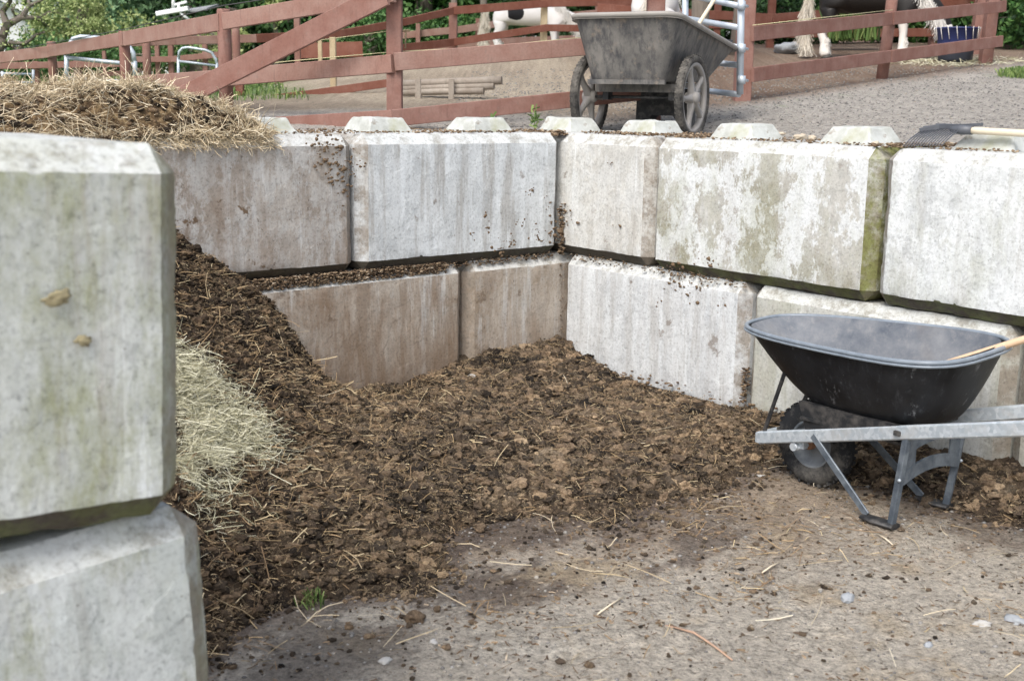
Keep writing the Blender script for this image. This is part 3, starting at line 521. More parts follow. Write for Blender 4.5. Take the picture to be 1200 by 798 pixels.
def mound(name, label, cat, centers, n, L, W, mat, zfun, sprd, up=.5, curl=.7, extra=None):
    """strands over gaussian lobes: centers (x,y,rx,ry,h)"""
    X = []; 
    for (cx, cy, rx, ry, hh, wgt) in centers:
        k = int(n*wgt); a = rng.normal(size=(k, 2))*.48; a = a[(np.abs(a) < 1.15).all(1)]; X.append(np.stack([cx+a[:, 0]*rx, cy+a[:, 1]*ry], 1))
    X = np.concatenate(X); z = zfun(X[:, 0], X[:, 1]); P = np.stack([X[:, 0], X[:, 1], z+rng.uniform(-.01, sprd, len(X))], 1)
    v, f = strands(P, np.clip(rng.lognormal(math.log(L), .35, len(P)), L*.4, L*2.3), rng.uniform(W*.6, W*1.4, len(P)), up, curl)
    if extra is not None: v = extra(v)
    o = npmesh(name, v, f, mat); setp(o, label, cat, kind='stuff'); return o
def hayz(x, y): return pile(x, y)+.055*np.exp(-(((x+1.13)/.22)**2+((y-4.75)/.28)**2))
hp = []
def onpile(px, py):
    for Y in np.arange(3., 7.5, .01):
        p = at(px, py, Y)
        if p[2] <= float(_pile(np.array([p[0]]), np.array([p[1]]))[0]): return p
    return gz(px, py)
c1, c2, c3 = onpile(225, 470), onpile(245, 520), onpile(275, 500)
def hay_z(x, y): return pile(x, y)+.05*np.exp(-(((x-c1[0])/.22)**2+((y-c1[1])/.25)**2))
def hay_patch():
    a, b, c, d = onpile(215, 455), onpile(250, 500), onpile(235, 545), onpile(290, 505); X = []
    for q, rx, ry, k in ((a, .08, .14, 4200), (b, .09, .13, 4200), (c, .06, .13, 2300), (d, .08, .12, 1200), (onpile(300, 540), .10, .12, 250), (onpile(235, 590), .10, .14, 250)): X.append(np.stack([q[0]+rng.normal(size=k)*rx*.8, q[1]+rng.normal(size=k)*ry*.8], 1))
    X = np.concatenate(X); X = X[n2(X[:, 0], X[:, 1], 9, 3, 120) > -.28]; n = len(X); z = pile(X[:, 0], X[:, 1])+.022+.03*np.maximum(0, n2(X[:, 0], X[:, 1], 12, 2, 121))
    clump = np.stack([n2(X[:, 0], X[:, 1], 14, 2, 122), n2(X[:, 0], X[:, 1], 14, 2, 123), n2(X[:, 0], X[:, 1], 14, 2, 124)*.3], 1)*2.2
    v, f = strands(np.stack([X[:, 0], X[:, 1], z+rng.uniform(-.012, .02, n)], 1), np.clip(rng.lognormal(math.log(.085), .45, n), .03, .22), rng.uniform(.0012, .0026, n), .12, 1.0, dirs=clump, seg=4)
    v[:, 2] = np.maximum(v[:, 2], pile(v[:, 0], v[:, 1])+.004); setp(npmesh('hay_patch', v, f, M['hay']), 'pale green patch of fresh hay on the left slope of the manure', 'hay', kind='stuff')
hay_patch()

# straw heap lying over the wall top at the left
hl = rbf([(-1.24, 6.12, 1.50), (-1.30, 6.25, 1.55), (-1.42, 6.15, 1.60), (-1.55, 6.2, 1.66), (-1.7, 6.1, 1.72), (-1.85, 6.0, 1.77), (-2., 5.9, 1.79), (-2.2, 5.9, 1.76), (-2.45, 5.8, 1.78), (-2.7, 5.7, 1.8),
          (-1.35, 6.02, 1.50), (-1.5, 5.90, 1.50), (-1.7, 5.75, 1.51), (-1.85, 5.6, 1.51), (-2.05, 5.45, 1.5), (-2.3, 5.3, 1.5), (-2.6, 5.0, 1.5), (-1.15, 6.4, 1.47), (-1.3, 6.6, 1.47), (-1.6, 6.7, 1.52), (-2, 6.6, 1.6), (-2.5, 6.5, 1.62), (-3, 6, 1.7), (-3., 5.2, 1.55), (-1.02, 6.3, 1.44), (-1., 6.6, 1.42), (-2.0, 5.72, 1.70), (-1.75, 5.92, 1.66)])
def heapz(x, y):
    a, b = np.asarray(x, float), np.asarray(y, float); return hl(a, b)-.03*sstep(-a, 1.5, 1.9)+.045*n2(a.ravel(), b.ravel(), 5, 3, 71).reshape(a.shape)+.015*n2(a.ravel(), b.ravel(), 18, 2, 72).reshape(a.shape)
def build_heap():
    X = np.arange(-3.1, -.95, .016); Y = np.arange(5., 6.9, .016); gx, gy = np.meshgrid(X, Y); z = heapz(gx, gy); d = (gx-C0[0])*nL[0]+(gy-C0[1])*nL[1]
    base = 1.50; z = z-.012; keep = (z > base+.005) & (d > .035)
    # front edge falls to the wall top
    nx, ny = len(X), len(Y); i = np.arange(nx*ny).reshape(ny, nx); q = keep[:-1, :-1] | keep[1:, 1:]; f = np.stack([i[:-1, :-1], i[:-1, 1:], i[1:, 1:], i[1:, :-1]], -1)[q]
    fall = sstep(d, .02, .16); z = 1.50+(z-1.50)*(.25+.75*fall); x, y = gx.ravel(), gy.ravel(); v = np.stack([x, y, z.ravel()+.012*n2(x, y, 30, 3, 90)], 1)
    used = np.unique(f); re = np.full(nx*ny, -1); re[used] = np.arange(len(used)); f = re[f]; v = v[used]
    def zz(a, b):
        dd = (a-C0[0])*nL[0]+(b-C0[1])*nL[1]; return 1.50+(np.maximum(heapz(a, b), 1.5)-1.512)*(.25+.75*sstep(dd, .02, .16))
    # lumps of dark muck in its face
    n = 12000; px = rng.uniform(-2.8, -1.0, n); py = rng.uniform(5.0, 6.6, n); d = (px-C0[0])*nL[0]+(py-C0[1])*nL[1]; h = zz(px, py)
    k = (d > .02) & (d < .75) & (h > 1.502) & (rng.random(n) < np.where(d < .32, .45, .08)); px, py, h, d = px[k], py[k], h[k], d[k]; r = np.clip(rng.lognormal(math.log(.0095), .45, len(px)), .004, .024)
    va, fa = lumps(np.stack([px, py, h+r*.2], 1), r, 1, .45, (.6, .95), 13)
    m = N('straw_bed_material', .9, spec=.1); nn_ = m.noise(26, 8, .7); m.color(m.ramp(nn_, [(.3, (.035, .024, .016)), (.5, (.12, .08, .045)), (.68, (.36, .26, .14))])).bump(m.noise(60, 6, .7), .8, .01)
    # strands: golden all over the top, thinner over the dark face
    n = 52000; px = rng.uniform(-2.95, -1.0, n); py = rng.uniform(5.0, 6.75, n); d = (px-C0[0])*nL[0]+(py-C0[1])*nL[1]; h = zz(px, py); face = 1-sstep(d, .16, .36); dk = sstep(-px, 1.35, 1.7)
    k = (d > .005) & (h > 1.50) & (rng.random(n) < (1-.5*face*dk)*(.62+.38*sstep(n2(px, py, 7, 3, 133), -.3, .05))); px, py, h = px[k], py[k], h[k]
    fl_ = np.stack([n2(px, py, 8, 2, 130), n2(px, py, 8, 2, 131), n2(px, py, 8, 2, 132)*.6], 1)*2.5
    sv, sf = strands(np.stack([px, py, h+rng.uniform(-.005, .03, len(px))], 1), np.clip(rng.lognormal(math.log(.075), .5, len(px)), .02, .24), rng.uniform(.0012, .0034, len(px)), .4, 1.1, dirs=fl_)
    # a fringe hanging over the wall face
    n = 2200; t = rng.uniform(-3.3, -2.0, n)*1.; bx = C0[0]+uL[0]*t; by = C0[1]+uL[1]*t; hv, hf = strands(np.stack([bx+nL[0]*(q_ := rng.uniform(0, .07, n)), by+nL[1]*q_, 1.455+q_+rng.uniform(-.01, .03, n)], 1), rng.uniform(.03, .10, n), rng.uniform(.0015, .003, n), .5, .9, dirs=np.array([.35, -.35, -.35]))
    n0, n1, n2_ = len(v), len(va), len(sv)
    o = npmesh('straw_heap', np.concatenate([v, va, sv, hv]), [np.concatenate([f, sf+n0+n1, hf+n0+n1+n2_]), fa+n0], [m.m, M['straw'], M['manure']], False, mi=np.concatenate([np.zeros(len(f)), np.ones(len(sf)+len(hf)), np.full(len(fa), 2)]))
    setp(o, 'golden heap of soiled straw lying on top of the left wall', 'straw heap', kind='stuff')
build_heap()

def debris():
    # crumbs and old leaves on the wall tops, in the ledges between courses and in the joints
    P = []; R = []
    def line(side, t0, t1, off0, off1, z0, z1, n, r0=.006, r1=.016):
        a = rng.uniform(t0, t1, n); b = off0+(off1-off0)*rng.random(n)**1.3; w = uL if side == 'L' else vR; nn_ = nL if side == 'L' else nR
        p = C0+a[:, None]*w+b[:, None]*nn_; P.append(np.concatenate([p, rng.uniform(z0, z1, n)[:, None]], 1)); R.append(rng.uniform(r0, r1, n))
    line('L', -2.15, -.05, .07, .75, 1.52, 1.53, 900, .004, .014); line('R', .0, 2.9, .08, .7, 1.52, 1.53, 1100, .004, .013); line('R', .1, 1.0, .1, .7, 1.52, 1.535, 500, .006, .016)
    line('R', 2.15, 2.36, .05, .7, 1.52, 1.535, 160, .006, .02); line('L', -.06, .05, .02, .4, 1.50, 1.53, 260, .006, .02)
    line('R', .05, 1.5, -.005, .05, .735, .775, 260, .004, .012); line('L', -2.25, -.9, -.0, .055, .715, .775, 3200, .004, .015); line('L', -.9, -.05, .01, .05, .735, .775, 330, .004, .012)
    line('R', -.0, .03, -.02, .02, .25, .7, 30, .004, .010); line('L', -.03, .01, -.02, .02, .76, 1.08, 110, .006, .018); line('R', 1.50, 1.545, .0, .05, .1, .30, 90, .006, .016)
    line('R', .0, 4.4, -.10, .0, .02, .13, 800, .006, .018)
    v, f = lumps(np.concatenate(P), np.concatenate(R)*.75, 1, .8, (.25, .7), 44); setp(npmesh('wall_debris', v, f, M['crumb'], True), 'brown crumbs and old leaf bits on the wall tops and ledges', 'debris', kind='stuff')
    # splashes of muck clinging to wall faces
    P = []; R = []
    def splat(side, t, z, n, s, r=.008):
        w = uL if side == 'L' else vR; nn_ = nL if side == 'L' else nR; a = t+rng.normal(size=n)*s; c = C0+a[:, None]*w-nn_*.002; P.append(np.concatenate([c, (z+rng.normal(size=n)*s)[:, None]], 1)); R.append(np.abs(rng.normal(size=n))*r+.003)
    for t, z, n, s in [(-.60, 1.0, 22, .035), (-.52, .86, 26, .04), (-.42, .86, 18, .03), (-.27, 1.17, 10, .02), (-.20, .88, 24, .035), (-.36, .99, 14, .03), (-.72, .92, 6, .02), (-.05, .92, 40, .05), (-.12, 1.1, 6, .02), (-1.62, 1.33, 90, .06), (-1.72, 1.45, 60, .05)]: splat('L', t, z, n, s)
    for t, z, n, s in [(.42, 1.35, 6, .012), (.06, 1.0, 20, .04), (1.22, .86, 16, .03), (1.0, .73, 40, .05), (1.15, .70, 30, .05), (.86, .55, 5, .02), (1.35, .62, 8, .03), (.5, .98, 4, .02)]: splat('R', t, z, n, s)
    P = np.concatenate(P); v, f = lumps(P, np.concatenate(R)*.75, 1, .9, (.5, .9), 66); dL_ = (v[:, :2]-C0)@nL; dR_ = (v[:, :2]-C0)@nR
    onl = np.abs(dL_) < np.abs(dR_); v[:, :2] -= np.where(onl[:, None], nL*(dL_*.8)[:, None], nR*(dR_*.8)[:, None])
    setp(npmesh('wall_splatter', v, f, M['muck'], True), 'brown manure splashes dried onto the wall faces', 'manure', kind='stuff')
    # gravel and grit trodden into the yard
    n = 9000; x = rng.uniform(-1.2, 3.2, n); y = rng.uniform(2.7, 5.8, n); k = inpit(x, y, .05) & (_pile(x, y) < .01) & (rng.random(n) < .35+.65*sstep(n2(x, y, 2.2, 3, 15), -.2, .3)); x, y = x[k], y[k]
    r = np.clip(rng.lognormal(math.log(.0036), .45, len(x)), .0016, .010); v, f = lumps(np.stack([x, y, ground(x, y)+r*.15], 1), r, 1, .25, (.6, .9), 80); g1 = npmesh('gravel', v, f, M['stone'], True)
    setp(g1, 'small grey grit and pebbles trodden into the yard', 'gravel', kind='stuff')
    n = 9000; n = 16000; x = rng.uniform(-.5, 7, n); y = rng.uniform(7.2, 14, n); k = (wdist(x, y) > .8); x, y = x[k], y[k]; r = rng.uniform(.003, .010, len(x)); v, f = lumps(np.stack([x, y, ground(x, y)+r*.2], 1), r, 1, .3, (.5, .9), 81)
    setp(npmesh('gravel', v, f, M['stone'], True), 'loose gravel on the track behind the walls', 'gravel', kind='stuff')
    # wood chips, bits
    n = 9000; x = rng.uniform(-.9, 2.8, n); y = rng.uniform(2.8, 5.6, n); k = inpit(x, y, .1) & (_pile(x, y) < .03) & (rng.random(n) < .15+.85*sstep(n2(x, y, 1.9, 3, 19), .0, .4)); x, y = x[k], y[k]
    v, f = strands(np.stack([x, y, ground(x, y)+.004], 1), rng.uniform(.008, .03, len(x)), rng.uniform(.003, .007, len(x)), .1, .2, seg=2); v[:, 2] = np.maximum(v[:, 2], ground(v[:, 0], v[:, 1])+.002)
    setp(npmesh('chaff', v, f, M['crumb']), 'brown chaff and bark flecks strewn over the yard', 'chaff', kind='stuff')
debris()

# loose stones: each a thing
def stone(p, r, sx, label, grp, seed, mat=None):
    v, f = lumps(np.array([[0, 0, 0.]]), np.array([1.]), 3, .42, (.5, .65), seed); v = v*np.array([r*sx, r, r]); o = npmesh('stone', v, f, mat or M['stonegrey'], True); o.location = (p[0], p[1], p[2]+r*.35); o.rotation_euler = (0, 0, seed)
    return setp(o, label, 'stone', grp)
for nm, a, b in (('stonegrey', (.24, .26, .28), (.36, .38, .40)), ('stonetan', (.42, .35, .26), (.55, .48, .38)), ('stonewhite', (.34, .335, .32), (.46, .45, .43))):
    m = N(nm+'_material', .8); m.color(m.mix(a, b, m.noise(25, 6, .65))).bump(m.noise(60, 4), .2, .002); M[nm] = m.m
def onR(px, py, z): p = gz(px, py, z); return p
for k, (px, py, r, mt, lb) in enumerate([(897, 160, .028, 'stonegrey', 'blue grey stone on the mottled block left of the group of stones'), (938, 163, .030, 'stonetan', 'tan stone on the wall top between two grey stones'), (952, 164, .026, 'stonetan', 'brownish stone on the wall top just right of the paler tan one'),
        (916, 158, .018, 'stonetan', 'small tan stone near the left lifting key of the mottled block'), (985, 163, .034, 'stonegrey', 'largest grey stone, in front of the right lifting key of the mottled block'), (974, 160, .026, 'stonegrey', 'grey stone leaning behind the largest one on the wall top'),
        (998, 166, .020, 'stonegrey', 'small grey stone right of the largest one on the wall top'), (1036, 167, .022, 'stonetan', 'tan stone in the gap next to the black manure fork'), (1026, 170, .018, 'stonetan', 'small tan stone at the right end of the mottled block')]):
    p = at(px, py, 6.9-(px-880)*.0045); p = gz(px, py, 1.525); stone(p, r, 1.35, lb, 'loose stones on the wall top', 100+k, M[mt])
for k, (px, py, r, mt, lb) in enumerate([(451, 776, .017, 'stonewhite', 'small whitish stone at the bottom edge left of centre'), (1190, 729, .024, 'stonegrey', 'rounded blue grey stone at the right edge of the yard'), (1151, 732, .020, 'stonewhite', 'pale flat stone next to the rounded grey one at the right'), (993, 702, .022, 'stonegrey', 'flat grey stone set in the yard right of the centre'),
        (553, 447, .022, 'stonewhite', 'pale stone lying high on the manure below the corner block'), (892, 558, .014, 'stonewhite', 'tiny white stone left of the wheelbarrow tyre'), (1088, 756, .016, 'stonegrey', 'small grey stone in the lower right of the yard'), (508, 753, .012, 'stonewhite', 'tiny white pebble right of the small whitish stone at the bottom')]):
    p = onpile(px, py) if py < 500 else gz(px, py, .0); p[2] = max(float(ground(np.array([p[0]]), np.array([p[1]]))[0])-.004, p[2]+(.02 if py < 500 else -.1)); stone(p, r, 1.4, lb, 'stones lying in the yard', 130+k, M[mt])
# dark manure clods that rolled onto the floor
for k, (px, py, r, lb) in enumerate([(487, 725, .027, 'large dark clod sitting alone on the floor near the bottom'), (512, 713, .014, 'small brown clod up and right of the lone dark clod'), (562, 618, .020, 'dark clod standing at the foot of the pile right of its bulge')]):
    v, f = lumps(np.array([[0, 0, 0.]]), np.array([r]), 3, .5, (.8, .95), 170+k); o = npmesh('manure_clod', v, f, M['manure'], True); p = gz(px, py+4, 0); o.location = (p[0], p[1], r*.7); setp(o, lb, 'manure clod', 'stray manure clods')
# twig
tw = MB(); a, b = gz(790, 738), gz(858, 776); tw.tube([a+(0, 0, .01), a*.7+b*.3+(.012, .012, .018), a*.35+b*.65+(.012, .006, .012), b+(0, 0, .008)], [.004, .0045, .004, .0028], 6)
tw.tube([a+(0, 0, .01), a+(-.03, .01, .012)], [.003, .0015], 5)
setp(tw.build('twig', M['twig']), 'thin bent reddish twig lying on the yard near the bottom', 'twig')
for (x0, y0, x1, y1), lb in [((893, 673, 914, 660), 'short straight pale stick below the wheelbarrow\'s nearest foot'), ((700, 722, 731, 701), 'thin tan stick left of the bent reddish twig'), ((1029, 628, 1046, 640), 'pale splinter lying just below the wheelbarrow foot')]:
    a, b = gz(x0, y0), gz(x1, y1); s = MB(); s.tube([a+(0, 0, .008), (a+b)/2+(0, 0, .011), b+(0, 0, .007)], [.0028, .0035, .002], 6); setp(s.build('stick', M['paleash']), lb, 'stick')

# ------------------------------------------------------------------ wheelbarrow
def wheelbarrow():
    W = thing('wheelbarrow', (1.40, 5.22, .0), 'black plastic wheelbarrow on galvanised handles parked before the right wall', 'wheelbarrow', math.atan2(.777, -.63))
    # tub: plan outline as a superellipse, narrower and lower in front, lofted from bottom to rim
    n = 48; rings = []
    def outline(xf, xr, wf, wr, z0, z1, e=2.6):
        o = []; cx, L = (xf+xr)/2, (xf-xr)/2
        for k in range(n):
            t = 2*PI*k/n; c, s_ = math.cos(t), math.sin(t); ex = 2./e; X = math.copysign(abs(c)**ex, c); Yy = math.copysign(abs(s_)**ex, s_)
            w = wr+(wf-wr)*(X+1)/2; w *= 1-.10*max(0, X)**2; o.append((cx+L*X, w*Yy, z0+(z1-z0)*(X+1)/2))
        return o
    def lerp(a, b, t): return [tuple(p+(q-p)*t for p, q in zip(u, v)) for u, v in zip(a, b)]
    rim = outline(.36, -.78, .24, .37, .745, .705, 3.3); bot = outline(-.03, -.64, .12, .20, .445, .40, 3.0); rim = [(x, y, z-.06*y+.012) for x, y, z in rim]
    # the sides belly outwards between bottom and rim
    P = []
    for t in (0, .01, .03, .08, .15, .25, .4, .6, .8, .93, 1.):
        q = lerp(bot, rim, t**.72); P.append([(x, y, b_[2]+(r_[2]-b_[2])*t) for (x, y, _), b_, r_ in zip(q, bot, rim)])
    def shell(rs, inner=0.):
        s = MB(); v = [];
        for r in rs: v += r
        f = [(i*n+k, i*n+(k+1) % n, (i+1)*n+(k+1) % n, (i+1)*n+k) for i in range(len(rs)-1) for k in range(n)]; f.append(tuple(range(n))[::-1]); s.add(v, f, True); return s
    tub = shell(P).build('tub', M['tub'], W)
    inn = [[((x+.15)*.965-.15, y*.965, z+.008) for x, y, z in r] for r in P]; inn[-1] = [(x, y, z-.006) for x, y, z in inn[-1]]
    shell(inn).build('tub_lining', M['tubin'], W)
    s = MB(); rr = rim; s.tube([((x+.15)*1.012-.15, y*1.012, z) for x, y, z in rr], .0100, 10, close=True); s.tube([((x+.15)*1.028-.15, y*1.03, z-.014) for x, y, z in rr], .006, 6, close=True); s.build('tub_rim', M['rim'], W)
    # wheel: fat pneumatic tyre with side wall steps, steel rim, hub
    wl = bpy.data.objects.new('wheel', None); COL.objects.link(wl); wl.parent = W; wl.location = (0, 0, .20)
    t = MB(); prof = [(.100, -.034), (.118, -.046), (.150, -.049), (.176, -.043), (.190, -.030), (.199, -.012), (.199, .012), (.190, .030), (.176, .043), (.150, .049), (.118, .046), (.100, .034)]; t.lathe(prof, 56)
    for k in range(44):
        a = 2*PI*k/44; ca, sa = math.cos(a), math.sin(a); Rm = np.array([[ca, 0, -sa], [0, 1, 0], [sa, 0, ca]])
        for sy in (-1, 1): t.box((.193*ca, sy*.021+(.005 if k % 2 else -.005), .193*sa), (.016, .020, .014), Rm)
    t.build('tyre', M['tyre'], wl)
    r = MB(); r.lathe([(.112, -.040), (.104, -.044), (.098, -.036), (.094, -.02), (.060, -.012), (.028, -.020), (.026, -.030), (.0, -.030)], 40); r.lathe([(.112, .040), (.104, .044), (.098, .036), (.094, .02), (.060, .012), (.028, .020), (.026, .030), (.0, .030)], 40); r.build('rim', M['wrim'], wl)
    h = MB(); h.lathe([(0, -.062), (.022, -.062), (.024, -.05), (.024, .05), (.022, .062), (0, .062)], 20); h.build('hub', M['rust'], wl)
    a = MB(); a.tube([(0, -.135, 0), (0, .135, 0)], .008, 10); a.box((0.01, .112, .012), (.075, .03, .03)); a.box((.01, -.112, .012), (.075, .03, .03)); a.tube([(.015, .085, .002), (.015, .150, .002)], .018, 12); a.build('axle', M['handle'], wl)
    for sy in (1, -1):
        # one handle bar each side, from the nose to the grip
        hb = MB(); p0 = (.235, sy*.108, .188); p1 = (-1.14, sy*.285, .578); hb.beam(p0, p1, .036, .058, bev=.006); ho = hb.build('handle_bar', M['handle'], W)
        g = MB(); q0 = np.array(p1)+(np.array(p0)-p1)*-.0; dr = (np.array(p1)-p0)/np.linalg.norm(np.array(p1)-p0); g.beam(q0-dr*.005, q0+dr*.14, .043, .063, bev=.014); g.build('grip', M['forkplastic'], ho)
        # V leg: front stay, rear leg, foot
        lg = bpy.data.objects.new('leg', None); COL.objects.link(lg); lg.parent = W; lg.location = (-.5, sy*.2, 0)
        def seg(nm, a, b, w, h, mt): k = MB(); k.beam(a, b, w, h, bev=.003); o = k.build(nm, mt, lg, off=(-.5, sy*.2, 0)); return o
        seg('stay', (-.10, sy*.165, .285), (-.43, sy*.205, .022), .010, .034, M['legsteel'])
        seg('upright', (-.60, sy*.218, .445), (-.55, sy*.205, .018), .026, .030, M['legsteel'])
        f_ = MB(); f_.tube([(-.41, sy*.205, .014), (-.48, sy*.205, .008), (-.57, sy*.205, .010)], [.030, .040, .034], 12); ff = f_.build('foot', M['blacksteel'], lg, off=(-.5, sy*.2, 0)); 
        for vv in ff.data.vertices: vv.co.z = vv.co.z*.35+.008
        bt = MB(); bt.lathe([(0, -.004), (.007, -.004), (.007, .004), (0, .004)], 8, lambda p, sy=sy: p+np.array([-.585, sy*.231, .22])); bt.build('bolt', M['galv'], lg, off=(-.5, sy*.2, 0))
        st = MB(); st.beam((.222, sy*.108, .195), (.09, sy*.13, .56), .010, .020, bev=.002); st.build('tub_strut', M['blacksteel'], W)
        wd = MB(); wd.add([(-.05, sy*.125, .30), (-.55, sy*.19, .425), (-.55, sy*.19, .44), (.0, sy*.12, .42), (-.05, sy*.155, .30), (-.55, sy*.22, .425), (-.55, sy*.22, .44), (.0, sy*.15, .42)], [(0, 1, 2, 3), (7, 6, 5, 4), (0, 4, 5, 1), (1, 5, 6, 2), (2, 6, 7, 3), (3, 7, 4, 0)]); wd.build('riser', M['blacksteel'], W)
    c = MB(); c.beam((.230, -.125, .190), (.230, .125, .190), .04, .05, bev=.004); c.build('nose_bar', M['handle'], W)
    # arched cross brace with two slots between the legs
    b = MB(); n_ = 9
    for j, (z0, z1) in enumerate(((.318, .375), (.195, .250))):
        pts = []
        for k in range(n_):
            y = -.205+.41*k/(n_-1); ar = .035*(1-(y/.205)**2); pts.append((y, ar))
        for k in range(n_-1):
            (ya, aa), (yb, ab) = pts[k], pts[k+1]; v = [(-.585+dx, yy, z+ar) for dx in (-.006, .006) for yy, ar, z in ((ya, aa, z0), (yb, ab, z0), (yb, ab, z1), (ya, aa, z1))]; b.add(v, [(0, 1, 2, 3), (7, 6, 5, 4), (0, 4, 5, 1), (3, 2, 6, 7)])
    for (ya, yb) in ((-.205, -.13), (.13, .205)):
        aa, ab = .035*(1-(ya/.205)**2), .035*(1-(yb/.205)**2); v = [(-.585+dx, yy, z) for dx in (-.004, .004) for yy, z in ((ya, .197+aa), (yb, .197+ab), (yb, .373+ab), (ya, .373+aa))]; b.add(v, [(0, 1, 2, 3), (7, 6, 5, 4), (0, 4, 5, 1), (1, 5, 6, 2), (2, 6, 7, 3), (3, 7, 4, 0)])
    b.build('cross_brace', M['legsteel'], W)
    pl = MB(); pl.box((-.28, 0, .352), (.5, .34, .012)); pl.beam((-.56, -.24, .415), (-.56, .24, .415), .03, .02); pl.build('tray_plate', M['blacksteel'], W)
    return W
wheelbarrow()
# tool lying in the barrow, its shaft over the rim
def inbarrow_tool():
    a = np.array(at(1084, 434, 4.84)); b = np.array(at(1235, 387, 4.62)); d = (b-a)/np.linalg.norm(b-a); T = thing('long_handled_tool', a, 'long wooden tool handle resting in the black wheelbarrow', 'tool')
    s = MB(); lo = a-d*.18; s.tube([lo, a, (a+b)/2, b, b+d*.55], [.014, .0145, .0155, .016, .016], 14); s.build('shaft', M['ash'], T, off=a)
    k = MB(); e = np.cross(d, (0, 0, 1)); e /= np.linalg.norm(e); u_ = np.cross(e, d); p0 = lo-d*.02; p1 = lo-d*.13
    v = [p0+e*.03+u_*.004, p0-e*.03+u_*.004, p1-e*.085+u_*.02, p1+e*.085+u_*.02, p0+e*.03-u_*.004, p0-e*.03-u_*.004, p1-e*.085+u_*.014, p1+e*.085+u_*.014]; k.add(v, [(0, 1, 2, 3), (7, 6, 5, 4), (0, 4, 5, 1), (1, 5, 6, 2), (2, 6, 7, 3), (3, 7, 4, 0)]); k.tube([lo-d*.05, lo+d*.05], .018, 10); k.build('blade', M['blacksteel'], T, off=a)
inbarrow_tool()

